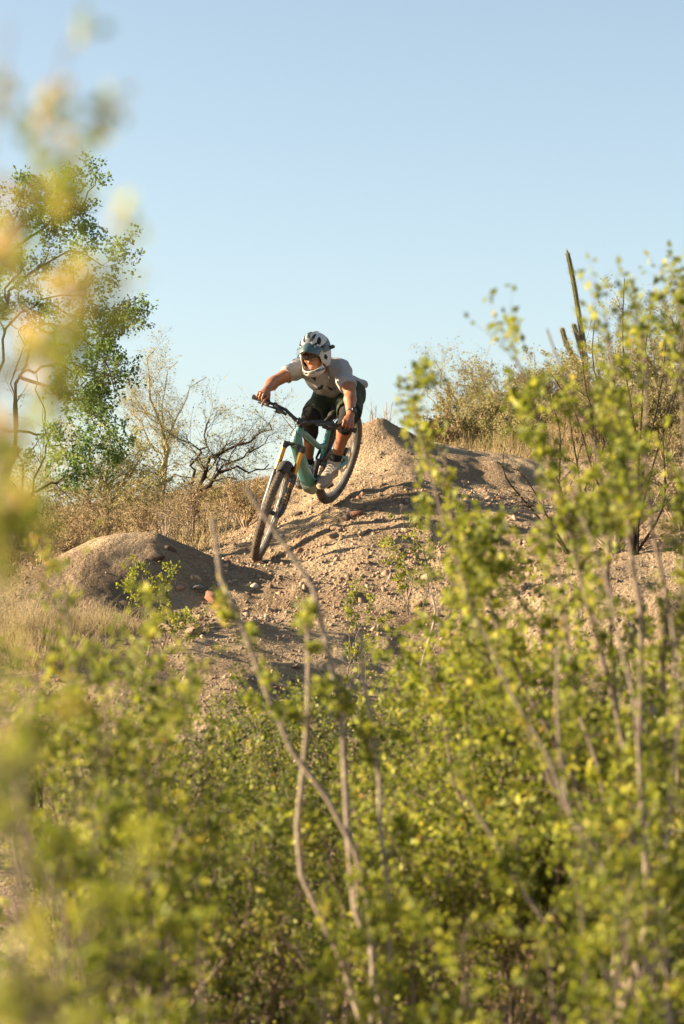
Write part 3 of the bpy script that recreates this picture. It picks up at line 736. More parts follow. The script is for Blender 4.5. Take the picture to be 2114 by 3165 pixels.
# black print across the chest, lying on the cloth
fc = TSV[TSF].mean(1); fxp, fyp = PX(fc)
fn = np.cross(TSV[TSF[:, 1]]-TSV[TSF[:, 0]], TSV[TSF[:, 2]]-TSV[TSF[:, 0]]); fn = unit(fn)
def poly_in(poly):
    r = np.zeros(len(fxp), bool); n_ = len(poly)
    for i in range(n_):
        x1, y1 = poly[i]; x2, y2 = poly[(i+1) % n_]
        c = ((y1 > fyp) != (y2 > fyp)) & (fxp < (x2-x1)*(fyp-y1)/(y2-y1+1e-9)+x1); r ^= c
    return r
front = fn[:, 1] < -.05
for nm, polys in (('chest_print', [[(975, 1204), (984, 1196), (990, 1194), (994, 1188), (999, 1190), (997, 1201), (988, 1204)], [(1008, 1190), (1018, 1197), (1030, 1199), (1038, 1197), (1034, 1207), (1020, 1205)], [(958, 1165), (979, 1161), (975, 1178), (966, 1170)]]),):
    for pl_ in polys:
        sel = np.nonzero(poly_in(pl_) & front)[0]
        if len(sel) == 0: continue
        us, inv = np.unique(TSF[sel].ravel(), return_inverse=True)
        nv = np.zeros((len(TSV), 3)); np.add.at(nv, TSF[sel].ravel(), np.repeat(fn[sel], 4, 0)); nv = unit(nv[us])
        put(nm, mesh_np(nm, TSV[us]+nv*.0025-RB, inv.reshape(-1, 4), True), INK, shirt)
# dark grey strip over the left shoulder
# shorts
SH = SDF([-.32, 17.55, 2.95], [.32, 18.5, 3.48], .0065)
SH.cone(hipR+spine*.03, hipL+spine*.03, .120, .120, .06).ell(pel+spine*.10-frontd*.03, [.155, .095, .10], TA, .05).ell(pel-frontd*.075-spine*.03, [.15, .09, .12], TA, .05)
for hip, kn, fl in ((hipL, knL, .86), (hipR, knR, .93)):
    e = hip+(kn-hip)*fl; SH.cone(hip, e, .112, .094, .05); dd = unit(kn-hip); q1 = unit(np.cross(dd, A([0, 0, 1.])))
    SH.box(e+dd*.062, [.06, .16, .16], np.stack([dd, q1, np.cross(dd, q1)]), .002, .0, 'cut'); SH.cone(e-dd*.05, e+dd*.02, .070, .078, .0, 'cut')
SH.noise(.005, 26, 13); SH.noise(.003, 55, 15)
SH.build('shorts', SHORT, rider, RB)
# knee pads, socks
for hip, kn, an in ((hipL, knL, anL), (hipR, knR, anR)):
    KP = SDF(np.minimum(kn, hip)-.30, np.maximum(kn, an)+.30, .0065); d1 = unit(hip-kn); d2 = unit(an-kn); fo = unit(-(d1+d2))
    KP.cone(kn+d1*.15, kn, .078, .067, .02).cone(kn, kn+d2*(.10 if kn is knL else .17), .066, .060, .02).ell(kn+fo*.014, [.062, .062, .062], None, .02)
    KP.noise(.0015, 70, 2); KP.build('knee_pad', PADM, rider, RB)
    SK = SDF(np.minimum(an, kn)-.2, np.maximum(an, kn)+.2, .006); SK.cone(an+d2*-.055, an+d2*.03, .0455, .043, .0); SK.build('sock', PADM, rider, RB)
# shoes
def shoe(an, pd, name='shoe'):
    toe_f = unit(pd-an); xf = unit((BM @ unit(A([1., 0, -.22]))))                 # along the foot
    upv = unit(np.cross(xf, BM @ A([0, 1., 0]))); upv = upv if upv[2] > 0 else -upv
    lat = np.cross(upv, xf); AX = np.stack([xf, lat, upv])
    sole = pd + upv*.012                                                          # top of the pedal under the ball of the foot
    def q(a, b, c): return sole + a*xf + b*lat + c*upv
    SO = SDF(sole-.30, sole+.30, .005)
    SO.ell(q(.03, 0, .012), [.075, .048, .014], AX, .02).ell(q(-.14, 0, .012), [.055, .038, .014], AX, .02).cone(q(-.12, 0, .012), q(0, 0, .012), .014, .014, .03, squash=(lat, 2.6))
    so_ = SO.build('sole', GUM, None, RB)
    UP = SDF(sole-.30, sole+.30, .005)
    UP.ell(q(.025, 0, .034), [.070, .043, .028], AX, .03).ell(q(-.145, 0, .045), [.045, .036, .048], AX, .03).cone(q(-.03, 0, .055), q(-.125, 0, .085), .036, .040, .04).cone(q(-.125, 0, .085), an, .042, .044, .03)
    UP.box(q(0, 0, -.02), [.4, .2, .038], AX, .001, .0, 'cut')
    UP.box(an+upv*.075, [.2, .2, .045], AX, .001, .0, 'cut')
    u_ = UP.build(name, SHOE, rider, RB); so_.parent = u_
    BN = SDF(sole-.30, sole+.30, .005); BN.ell(q(.025, 0, .030), [.0735, .0455, .028], AX, .01); BN.box(q(-.16, 0, .03), [.17, .2, .1], AX, .001, .0, 'cut'); BN.box(q(0, 0, .075), [.4, .2, .040], AX, .001, .0, 'cut'); BN.box(q(0, 0, -.022), [.4, .2, .038], AX, .001, .0, 'cut')
    BN.build('toe_band', SHOEB, u_, RB)
    lc = MB()
    for i in range(4):
        c = q(-.02-.022*i, 0, .078+.010*i); lc.tube([c-lat*.028-upv*.014, c-lat*.012+upv*.004, c+lat*.012+upv*.004, c+lat*.028-upv*.014], .0035, 6)
    o = lc.build('laces', LACE, u_, origin=RB); o['kind'] = 'stuff'
shoe(anL, pedL); shoe(anR, pedR)
# watch on the left wrist
wd = unit(grL-wrL); wc = wrL-wd*.035; wm = MB(); wm.lathe(wc-wd*.011, wd, [(0, .034), (0, .037), (.022, .037), (.022, .034)], 20, closed=True)
watch = wm.build('watch', RUBBER, rider, origin=RB)
wf = unit(A([.55, -.75, .35])-(A([.55, -.75, .35]) @ wd)*wd); wm = MB(); wm.lathe(wc+wf*.034, wf, [(0, .021), (.008, .021), (.011, .017)], 18); wm.build('watch_face', BLACK, watch, origin=RB)
# helmet
HS = SDF([-.17, -.20, -.22], [.17, .22, .22], .005)
HS.ell([0, -.022, .045], [.116, .142, .125], None, .0).ell([0, -.005, -.045], [.108, .130, .115], None, .05).ell([0, .075, -.105], [.080, .082, .055], None, .04)
HS.cone([0, -.11, .150], [0, .050, .160], .014, .020, .025)
HS.ell([0, -.015, .02], [.092, .115, .108], None, .01, 'cut').ell([0, .01, -.06], [.086, .115, .105], None, .02, 'cut').cone([0, -.02, -.08], [0, -.03, -.3], .085, .10, .01, 'cut')
HS.ell([0, .12, -.028], [.083, .11, .072], None, .012, 'cut').ell([0, .085, -.05], [.079, .09, .066], None, .01, 'cut')
for sg in (-1, 1):
    HS.ell((sg*.108, .045, -.085), (.03, .06, .013), np.array([[1, 0, 0], [0, .8, .6], [0, -.6, .8]]), .004, 'cut')
    HS.ell((sg*.030, .155, -.118), (.016, .03, .010), None, .003, 'cut')
HSV, HSF = HS.mesh()
helmet = put('helmet', mesh_np('helmet', hw(HSV)-RB, HSF, True), HELM, rider)
# darker angular graphics lying on the shell
hc_ = HSV[HSF].mean(1); hn = unit(np.cross(HSV[HSF[:, 1]]-HSV[HSF[:, 0]], HSV[HSF[:, 2]]-HSV[HSF[:, 0]]))
outw = (hn*(hc_-np.array([0, -.02, .0]))).sum(1) > .03
bands = [(np.abs(hc_[:, 0]) < .021-.10*(hc_[:, 2]-.10)) & (hc_[:, 2] > .075) & (hc_[:, 1] > .0),
         (hc_[:, 0] > .07) & (hc_[:, 2] > .02) & (hc_[:, 2] < .085-.25*hc_[:, 1]) & (hc_[:, 1] < .06),
         (hc_[:, 0] < -.07) & (hc_[:, 2] > .02) & (hc_[:, 2] < .085-.25*hc_[:, 1]) & (hc_[:, 1] < .06),
         (hc_[:, 0] > .05) & (hc_[:, 2] < -.097) & (hc_[:, 2] > -.112), (hc_[:, 0] < -.05) & (hc_[:, 2] < -.097) & (hc_[:, 2] > -.112)]
def slot(a0, c0, ra, rc, tilt, b0=.0):
    x_ = hc_[:, 0]-a0; z_ = hc_[:, 2]-c0; t_ = R_(tilt); u_ = x_*math.cos(t_)+z_*math.sin(t_); w_ = -x_*math.sin(t_)+z_*math.cos(t_)
    return (np.abs(u_/ra)**1.5+np.abs(w_/rc)**1.5 < 1) & (hc_[:, 1] > b0)
vents = []  # dark patches on the shell stand in for the shaded openings
for sg in (-1, 1): vents += [slot(sg*.036, .136, .011, .026, -22*sg), slot(sg*.078, .108, .010, .028, 14*sg), slot(sg*.058, .090, .009, .028, -58*sg), slot(sg*.094, .058, .008, .022, -50*sg, .02), slot(sg*.106, -.02, .006, .022, 0, -.02)]
for iv_, b_ in enumerate(bands+vents):
    sel = np.nonzero(b_ & outw)[0]
    if len(sel) < 4: continue
    us, inv = np.unique(HSF[sel].ravel(), return_inverse=True); nv = np.zeros((len(HSV), 3)); np.add.at(nv, HSF[sel].ravel(), np.repeat(hn[sel], 4, 0)); nv = unit(nv[us])
    vn_ = iv_ >= len(bands); nm_ = 'dark_vent_patch' if vn_ else 'graphic'; put(nm_, mesh_np(nm_, hw(HSV[us]+nv*(.003 if vn_ else .002))-RB, inv.reshape(-1, 4), True), HDARK if vn_ else HGREY, helmet)
LN = SDF([-.13, -.17, -.20], [.13, .15, .17], .005)
LN.ell([0, -.02, .035], [.100, .122, .112], None, .0).ell([0, -.005, -.05], [.094, .112, .10], None, .04).ell([0, .0, .0], [.082, .104, .108], None, .01, 'cut').ell([0, .01, -.07], [.077, .115, .10], None, .02, 'cut')
LN.ell([0, .12, -.03], [.077, .12, .068], None, .005, 'cut').cone([0, -.02, -.06], [0, -.03, -.3], .078, .10, .01, 'cut')
LN.build('padding', HDARK, helmet, RB, hw)
# peak
V = []; F = []; nu, nv_ = 11, 15
for i in range(nu):
    t = i/(nu-1)
    for j in range(nv_):
        s_ = (j/(nv_-1)-.5)*2; wdt = .108*(1-.10*t-.10*t*t); a_ = wdt*s_
        tip = 1-.30*abs(s_)**1.4
        b_ = .092*math.sqrt(max(0, 1-(.80*s_)**2)) + t*.078*tip + .015
        c_ = .096-.030*s_*s_ - .004*t - .042*t*t + (.012*math.cos(s_*math.pi*1.5) if abs(s_) < .34 else 0)*(1-.4*t) - .018*abs(s_)**3
        V.append((a_, b_, c_))
for i in range(nu-1):
    for j in range(nv_-1):
        if i in (1, 2, 3) and j in (3, 10): continue
        F.append((i*nv_+j, i*nv_+j+1, (i+1)*nv_+j+1, (i+1)*nv_+j))
pk = MB().add(np.array(V), F).build('visor', HTEAL, helmet, T=hw, origin=RB); so = pk.modifiers.new('thick', 'SOLIDIFY'); so.thickness = .005
for sg in (-1, 1):
    bt = MB(); bt.lathe([sg*.104, .052, .058], [sg, .45, .25], [(0, .010), (.010, .010), (.013, .006)], 12); bt.build('visor_screw', BLACK, helmet, T=hw, origin=RB)
# mount clamped to the back of the helmet
mt = MB(); mt.box([.110, -.085, .030], [1, 0, 0], [0, 1, 0], [0, 0, 1], (.020, .026, .010)); mt.lathe([.122, -.075, .036], [.5, .8, .1], [(0, .013), (.02, .016), (.034, .015)], 14)
mt.build('camera_mount', BLACK, helmet, T=hw, origin=RB, bevel=.003)
# sunglasses
gl = []; 
for sg in (-1, 1):
    V = []; F = []
    for i in range(9):
        for j in range(5):
            a_ = sg*(.004+.064*i/8); c_ = .012-.040*j/4*(1-.18*(i/8)) + .004*math.sin(i/8*3.14)
            V.append((a_, .112-.62*(abs(a_))**1.35*1.35+.002*j*0, c_+.004))
    for i in range(8):
        for j in range(4): F.append((i*5+j, i*5+j+1, (i+1)*5+j+1, (i+1)*5+j))
    gl.append((V, F))
g = MB(); [g.add(np.array(v), f) for v, f in gl[:1]]; sunglasses = g.build('sunglasses', LENS, rider, T=hw, origin=RB); sunglasses.modifiers.new('thick', 'SOLIDIFY').thickness = .002
g = MB(); g.add(np.array(gl[1][0]), gl[1][1]); o = g.build('lens', LENS, sunglasses, T=hw, origin=RB); o.modifiers.new('thick', 'SOLIDIFY').thickness = .002
g = MB(); g.tube([[-.078, .02, .018], [-.070, .085, .018], [-.03, .108, .018], [0, .114, .016], [.03, .108, .018], [.070, .085, .018], [.078, .02, .018]], .0035, 6); g.build('glasses_frame', BLACK, sunglasses, T=hw, origin=RB)
# dark grey strip from the helmet down the left chest
g = MB(); g.loft([hw([.07, -.03, -.10]), shc+latd*.085+spine*.09+frontd*.035, shc+latd*.10+spine*.02+frontd*.115, shc+latd*.11-spine*.10+frontd*.145], [.009]*4, [.003]*4, latd); g.build('chest_strip', SHOEB, rider, origin=RB)

# ------------------------------------------------------------------ plants: vectorised branching curves, tubes and leaves
def tubes_np(C, Rr, sides=4):
    """C (N,K,3) curves, Rr (N,K) radii -> verts, quads"""
    N, K, _ = C.shape; t = unit(np.gradient(C, axis=1))
    ref = np.where(np.abs(t[:, :1, 2:3]) < .8, np.array([0, 0, 1.]), np.array([1., 0, 0]))
    e1 = unit(np.cross(t, np.broadcast_to(ref, t.shape))); e2 = np.cross(t, e1)
    a = np.linspace(0, 2*np.pi, sides, endpoint=False)
    V = C[:, :, None] + Rr[:, :, None, None]*(np.cos(a)[:, None]*e1[:, :, None]+np.sin(a)[:, None]*e2[:, :, None])
    i = np.arange(N*K*sides).reshape(N, K, sides); j = np.roll(i, -1, 2)
    return V.reshape(-1, 3), np.stack([i[:, :-1], j[:, :-1], j[:, 1:], i[:, 1:]], -1).reshape(-1, 4)
def smooth_curve(pts, K=14, wob=0.0, rng=None):
    pts = np.asarray(pts, float); n = len(pts)
    d = np.r_[0, np.cumsum(np.linalg.norm(np.diff(pts, axis=0), axis=1))]; s = np.linspace(0, d[-1], K)
    # Catmull-Rom through the points
    out = []
    for x in s:
        i = min(np.searchsorted(d, x, 'right')-1, n-2); u = (x-d[i])/max(d[i+1]-d[i], 1e-9)
        p0, p1, p2, p3 = pts[max(i-1, 0)], pts[i], pts[i+1], pts[min(i+2, n-1)]
        out.append(.5*((2*p1)+(p2-p0)*u+(2*p0-5*p1+4*p2-p3)*u*u+(3*p1-p0-3*p2+p3)*u**3))
    out = np.array(out)
    if wob and rng is not None: out[1:] += rng.normal(0, wob, (K-1, 3))
    return out
def grow(C, Rr, n, t0, t1, l0, l1, ang, K, rng, up=0.2, jit=0.12, rr=0.55, rmin=.0008, taper=.3, keep=None, shrink=0.5):
    """n side shoots on every curve of C"""
    N, KK, _ = C.shape
    par = np.repeat(np.arange(N), n); t = t0+(t1-t0)*rng.rand(N*n)
    f = t*(KK-1); i = np.minimum(f.astype(int), KK-2); u = (f-i)[:, None]
    base = C[par, i]*(1-u)+C[par, i+1]*u; tan = unit(C[par, i+1]-C[par, i]); r0 = (Rr[par, i]*(1-u[:, 0])+Rr[par, i+1]*u[:, 0])
    rnd = unit(rng.normal(size=(N*n, 3))); perp = unit(rnd-(rnd*tan).sum(1, keepdims=True)*tan)
    a = np.radians(ang*(.6+.8*rng.rand(N*n)))[:, None]
    d = unit(np.cos(a)*tan+np.sin(a)*perp+np.array([0, 0, up]))
    L = (l0+(l1-l0)*rng.rand(N*n))*(1-shrink*(t-t0)/max(t1-t0, 1e-6))
    s = np.linspace(0, 1, K)
    bend = rng.normal(size=(N*n, 3))*jit*2; wig = rng.normal(size=(N*n, K, 3))*jit*.35/K; wig[:, 0] = 0
    Cn = base[:, None]+L[:, None, None]*(s[None, :, None]*d[:, None]+(s*s)[None, :, None]*bend[:, None]*.5+np.cumsum(wig, 1)*2)
    Rn = np.maximum(r0*rr, rmin)[:, None]*(1-(1-taper)*s)[None]
    if keep is not None:
        k = keep(Cn); Cn, Rn = Cn[k], Rn[k]
    return Cn, Rn
def leaves_np(C, n, size, rng, t0=.15, spread=.006, elong=1.7, asp=.55, lookup=0.0, fold=.25):
    """n leaves along every curve: folded rhombs"""
    N, K, _ = C.shape; par = np.repeat(np.arange(N), n); t = t0+(1-t0)*rng.rand(N*n); f = t*(K-1); i = np.minimum(f.astype(int), K-2); u = (f-i)[:, None]
    c = C[par, i]*(1-u)+C[par, i+1]*u+rng.normal(0, spread, (N*n, 3)); tan = unit(C[par, i+1]-C[par, i])
    d = unit(rng.normal(size=(N*n, 3))*.9+tan*.6+np.array([0, 0, lookup])); s = unit(np.cross(d, rng.normal(size=(N*n, 3)))); nn = np.cross(d, s)
    sz = (size*(.55+.8*rng.rand(N*n)))[:, None]
    a = c; b = c+d*sz*elong*.5+s*sz*asp+nn*sz*fold; e = c+d*sz*elong; g = c+d*sz*elong*.5-s*sz*asp+nn*sz*fold
    V = np.stack([a, b, e, g], 1).reshape(-1, 3); q = np.arange(len(V)).reshape(-1, 4)
    return V, q
def join_np(parts):
    Vs, Fs, o = [], [], 0
    for v, f in parts: Vs.append(v); Fs.append(f+o); o += len(v)
    return np.concatenate(Vs), np.concatenate(Fs)
TWIGG = mat('creosote_bark', (0.13, 0.10, 0.077), 0.9, var=(0.24, 0.19, 0.145), vscale=14, spec=0.2)
TWIGD = mat('dark_bark', (0.028, 0.020, 0.015), 0.95, var=(0.055, 0.039, 0.027), vscale=10, spec=0.15, bump=.6, bscale=30)
TWIGY = mat('green_bark', (0.24, 0.22, 0.11), 0.85, var=(0.34, 0.29, 0.16), vscale=8, spec=0.2)
TWIGP = mat('pale_dead_twig', (0.40, 0.33, 0.26), 0.9, var=(0.27, 0.21, 0.16), vscale=10)
TWIGB = mat('dry_brown_twig', (0.25, 0.18, 0.11), 0.95, var=(0.38, 0.29, 0.18), vscale=6)
GRASS = mat('dry_grass', (0.55, 0.40, 0.19), 0.9, island=[(0, (.30, .23, .11)), (.5, (.47, .38, .20)), (1, (.60, .51, .30))], trans=.3)
L_NEAR = mat('creosote_leaf', patchy=9, col=(0.2, 0.25, 0.03), rough=0.6, island=[(0, (0.042, 0.063, 0.008)), (.35, (0.140, 0.173, 0.018)), (.70, (0.307, 0.327, 0.032)), (.93, (0.480, 0.425, 0.057)), (.975, (0.480, 0.292, 0.043)), (1, (0.480, 0.319, 0.072))], trans=.45, spec=.3)
L_MID = mat('creosote_leaf_shaded', patchy=8, col=(0.2, 0.25, 0.03), rough=0.6, island=[(0, (0.032, 0.052, 0.008)), (.45, (0.119, 0.150, 0.019)), (.82, (0.301, 0.304, 0.032)), (.965, (0.504, 0.431, 0.055)), (1, (0.504, 0.330, 0.063))], trans=.35, spec=.3)  # darker leaf copy: shade inside the lower bushes is put into the colour
L_TREE = mat('tree_leaf', patchy=5, col=(0.06, 0.11, 0.03), rough=0.65, island=[(0, (0.056, 0.112, 0.037)), (.5, (0.125, 0.200, 0.056)), (.9, (0.237, 0.300, 0.081)), (1, (0.350, 0.362, 0.112))], trans=.5, spec=.3)
L_PALO = mat('palo_verde_leaf', patchy=2, col=(0.2, 0.2, 0.07), rough=0.7, island=[(0, (0.156, 0.156, 0.054)), (.6, (0.276, 0.264, 0.096)), (1, (0.456, 0.384, 0.156))], trans=.45)
L_DRY = mat('dry_leaf', patchy=3, col=(0.3, 0.2, 0.1), rough=0.9, island=[(0, (.15, .11, .055)), (.5, (.28, .21, .11)), (1, (.42, .34, .19))], trans=.3)
L_OLIVE = mat('olive_leaf', patchy=3, col=(0.2, 0.2, 0.07), rough=0.8, island=[(0, (0.120, 0.115, 0.041)), (.6, (0.241, 0.209, 0.081)), (1, (0.425, 0.338, 0.149))], trans=.35)

def not_rider(C):
    """twigs of the near bushes that would hang between the lens and the rider were never there"""
    x, y = PX(C); hit = (x > 745) & (x < 1165) & (y > 985) & (y < 1790); return ~hit.any(1)
def plant(name, label, cat, base, stems, radii, levels, rng, bark, leafmat, leaf, group=None, sides=6, stem_name='stem', leaf_name='foliage', keep=None, twig_name='twigs', twig_sides=3, wob=0.0):
    """stems: list of point lists (world). levels: kwargs of grow() for each order of twigs. leaf: kwargs for leaves_np or None"""
    root = tag(empty(name, base), label, cat, group); base = np.asarray(base, float)
    C = np.stack([smooth_curve(s, 14, wob, rng) for s in stems]); Rr = np.stack([np.linspace(r[0], r[1], 14) for r in radii])
    for c, r in zip(C, Rr):
        V, F = tubes_np(c[None]-base, r[None], sides); put(stem_name, mesh_np(stem_name, V, F, True), bark, root)
    parts = []; last = (C, Rr); allv = []
    for lv in levels:
        lv = dict(lv); last = grow(last[0], last[1], rng=rng, keep=keep, **lv); parts.append(tubes_np(last[0]-base, last[1], twig_sides)); allv.append(last[0])
    if parts:
        V, F = join_np(parts); tag(put(twig_name, mesh_np(twig_name, V, F, True), bark, root), kind='stuff')
    if leaf:
        lf = dict(leaf); use = lf.pop('on', 1); Vl = []
        for c in allv[-use:]: Vl.append(leaves_np(c-base, rng=rng, **lf))
        V, F = join_np(Vl); tag(put(leaf_name, mesh_np(leaf_name, V, F), leafmat, root), kind='stuff')
    return root
def gz(x, y): return float(ground(np.array([x]), np.array([y]))[0])
def at_ground(px, d):
    x = (px-CX)/F_PX*d; return np.array([x, d, gz(x, d)])

# ---- left tree (dense green, dark broken trunk)
rng = np.random.RandomState(11)
def tr(*pts): return [P(*p) for p in pts]
tb = at_ground(35, 18.6)
stems = [tr((30, 1650, 18.6), (45, 1560, 18.6), (20, 1440, 18.6), (-30, 1300, 18.6), (-60, 1050, 18.5), (-20, 850, 18.5), (60, 700, 18.4), (180, 600, 18.3)),
         tr((10, 1430, 18.6), (50, 1340, 18.6), (70, 1150, 18.5), (120, 1010, 18.4), (200, 1000, 18.3), (300, 1080, 18.2), (345, 1200, 18.2)),
         tr((-20, 1320, 18.6), (0, 1150, 18.5), (30, 1010, 18.4), (120, 940, 18.3), (230, 930, 18.2), (340, 960, 18.2)),
         tr((-60, 1050, 18.5), (20, 930, 18.4), (100, 830, 18.3), (220, 780, 18.2), (330, 830, 18.1)),
         tr((-20, 850, 18.5), (80, 740, 18.4), (190, 660, 18.3), (290, 600, 18.2), (312, 540, 18.2)),
         tr((-60, 1100, 18.6), (-160, 900, 18.7), (-180, 700, 18.7), (-100, 560, 18.7)),
         tr((60, 1160, 18.5), (150, 1200, 18.4), (260, 1250, 18.3), (330, 1330, 18.2), (380, 1400, 18.2)),
         tr((-20, 1320, 18.6), (60, 1330, 18.5), (160, 1360, 18.4), (240, 1430, 18.3)),
         tr((120, 1010, 18.4), (190, 1060, 18.3), (240, 1140, 18.3), (270, 1240, 18.2)), tr((120, 940, 18.3), (200, 960, 18.3), (290, 1010, 18.2), (390, 960, 18.1)), tr((60, 700, 18.4), (150, 640, 18.3), (230, 620, 18.3)), tr((20, 930, 18.4), (60, 800, 18.4), (40, 680, 18.4), (80, 600, 18.4)), tr((70, 1150, 18.5), (170, 1130, 18.4), (270, 1160, 18.3), (330, 1100, 18.2))]
rad = [(.050, .005), (.016, .004), (.014, .004), (.016, .003), (.013, .003), (.02, .005), (.015, .003), (.014, .003), (.012, .003), (.012, .003), (.01, .003), (.012, .003), (.012, .003)]
plant('mesquite_tree', 'green leafy tree with dark trunk at the left edge behind the dirt mound', 'tree', tb, stems, rad,
      [dict(n=9, t0=.42, t1=1, l0=.18, l1=.42, ang=55, K=6, up=.0, rr=.5, jit=.2), dict(n=6, t0=.2, t1=1, l0=.12, l1=.28, ang=50, K=5, up=-.05, rr=.6, jit=.2), dict(n=3, t0=.3, t1=1, l0=.05, l1=.11, ang=45, K=4, up=0, rr=.7)],
      rng, TWIGD, L_TREE, dict(n=8, size=.0160, spread=.016, on=2), stem_name='trunk', leaf_name='crown', sides=8, wob=.022)
# thin bare lower branches of the same stand: a smaller tree in front of it
stems = [tr((70, 1560, 19.5), (60, 1400, 19.4), (40, 1200, 19.3), (80, 1000, 19.3)), tr((75, 1560, 19.5), (130, 1430, 19.4), (140, 1300, 19.3), (110, 1150, 19.2)), tr((60, 1560, 19.5), (10, 1450, 19.4), (-30, 1330, 19.3), (-60, 1100, 19.3)), tr((80, 1550, 19.5), (180, 1480, 19.4), (280, 1460, 19.3), (330, 1500, 19.3))]
plant('bare_shrub', 'nearly leafless shrub with thin arching dark branches by the trunk at left', 'shrub', at_ground(70, 19.5), stems, [(.012, .004)]*4,
      [dict(n=6, t0=.25, t1=1, l0=.25, l1=.55, ang=45, K=7, up=.05, rr=.5, jit=.3), dict(n=4, t0=.2, t1=1, l0=.1, l1=.28, ang=45, K=5, up=.0, rr=.6, jit=.3)], rng, TWIGD, L_PALO, dict(n=3, size=.010, spread=.012), wob=.02)
# sawn stump in front of the trunk
sb = P(30, 1600, 18.2); sm_ = MB(); sm_.tube([P(-35, 1640, 18.25), P(0, 1520, 18.25), P(20, 1440, 18.2), P(52, 1385, 18.15)], [.07, .055, .045, .035], 12)
ob = sm_.build('sawn_branch', TWIGD, origin=sb); ob.location = tuple(sb); tag(ob, 'thick dark sawn off branch leaning at the left edge of the picture', 'branch')
sm_ = MB(); sm_.lathe(P(52, 1385, 18.15)-.002*unit(P(52, 1385, 18.15)-P(20, 1440, 18.2)), unit(P(52, 1385, 18.15)-P(20, 1440, 18.2)), [(0, .034), (.006, .032)], 12); sm_.build('cut_end', TWIGP, ob, origin=sb)
bs = MB(); b0 = P(70, 1690, 17.9); bs.tube([P(60, 1700, 17.9), P(75, 1640, 17.9), P(95, 1600, 17.9), P(108, 1580, 17.9)], [.06, .05, .035, .012], 9)
o2 = bs.build('stump', TWIGD, origin=b0); o2.location = tuple(b0); tag(o2, 'small dark splintered stump standing beside the trunk in the dry brush', 'stump')

# ---- palo verdes on the skyline
def palo(label, base_px, d, tips, rad, seed, n=(8, 7, 6), ll=((.3, .65), (.16, .38), (.1, .24)), leaf_n=3, bark=TWIGY, lsize=.011, name='palo_verde_tree', group=None, lm=L_PALO):
    rg = np.random.RandomState(seed); b = at_ground(base_px, d); stems = []
    for t in tips: stems.append([b] + [P(*q) for q in t])
    return plant(name, label, 'tree', b, stems, rad, [dict(n=n[0], t0=.3, t1=1, l0=ll[0][0], l1=ll[0][1], ang=42, K=7, up=.12, rr=.5, jit=.25), dict(n=n[1], t0=.15, t1=1, l0=ll[1][0], l1=ll[1][1], ang=40, K=6, up=.08, rr=.55, jit=.25), dict(n=n[2], t0=.2, t1=1, l0=ll[2][0], l1=ll[2][1], ang=38, K=4, up=.05, rr=.7, jit=.2)],
                 rg, bark, lm, dict(n=leaf_n, size=lsize, spread=.02), group=group, stem_name='trunk', leaf_name='crown', sides=7, twig_sides=3, wob=.022)
palo('feathery yellow green tree with forked pale trunk on the skyline left of the rider', 505, 25.5,
     [[(508, 1500, 25.5), (510, 1400, 25.5), (505, 1300, 25.4), (470, 1230, 25.4), (450, 1160, 25.4), (480, 1080, 25.4)], [(512, 1400, 25.5), (525, 1330, 25.4), (560, 1280, 25.3), (580, 1220, 25.3), (620, 1180, 25.3)], [(500, 1420, 25.5), (460, 1350, 25.4), (430, 1300, 25.4), (400, 1220, 25.4)], [(505, 1300, 25.4), (500, 1240, 25.4), (520, 1180, 25.4), (530, 1120, 25.4)]],
     [(.030, .005), (.020, .004), (.018, .004), (.015, .004)], 21, leaf_n=3)
palo('low spreading tree with long side branches reaching right behind the front wheel', 590, 23.5,
     [[(600, 1530, 23.5), (640, 1440, 23.4), (690, 1400, 23.4), (760, 1360, 23.3), (850, 1310, 23.3)], [(620, 1530, 23.5), (680, 1470, 23.3), (740, 1450, 23.3), (800, 1460, 23.3), (836, 1435, 23.3)], [(590, 1520, 23.5), (600, 1430, 23.4), (640, 1370, 23.3), (660, 1300, 23.3)], [(640, 1500, 23.5), (720, 1420, 23.4), (800, 1390, 23.4), (830, 1350, 23.4)]],
     [(.028, .005), (.026, .006), (.022, .005), (.02, .004)], 23, n=(8, 7, 5), leaf_n=3, bark=TWIGD)
palo('rounded yellow green thicket tree behind the left dirt mound', 330, 22.5,
     [[(320, 1560, 22.5), (300, 1480, 22.4), (250, 1420, 22.4), (200, 1400, 22.4)], [(340, 1560, 22.5), (380, 1480, 22.4), (420, 1430, 22.4), (440, 1390, 22.4)], [(330, 1550, 22.5), (330, 1460, 22.4), (340, 1400, 22.4)], [(350, 1580, 22.5), (440, 1520, 22.4), (540, 1480, 22.4), (600, 1470, 22.4)], [(310, 1580, 22.5), (220, 1520, 22.4), (140, 1500, 22.4)]],
     [(.03, .006)]*5, 25, n=(8, 6, 5), ll=((.25, .55), (.15, .35), (.08, .18)), leaf_n=9)
palo('pale leafless tree with fine twigs on the skyline between rider and cactus', 1395, 27.0,
     [[(1400, 1350, 27), (1420, 1260, 27), (1380, 1200, 26.9), (1350, 1120, 26.9)], [(1410, 1340, 27), (1450, 1240, 26.9), (1480, 1200, 26.8), (1440, 1130, 26.8)], [(1420, 1330, 27), (1500, 1230, 26.9), (1400, 1180, 26.9)], [(1400, 1300, 27), (1350, 1260, 26.9), (1320, 1200, 26.9)], [(1430, 1330, 27), (1520, 1250, 26.8), (1600, 1210, 26.8)]],
     [(.020, .004)]*5, 27, n=(6, 6, 5), ll=((.25, .5), (.15, .35), (.08, .2)), leaf_n=3, bark=TWIGY)
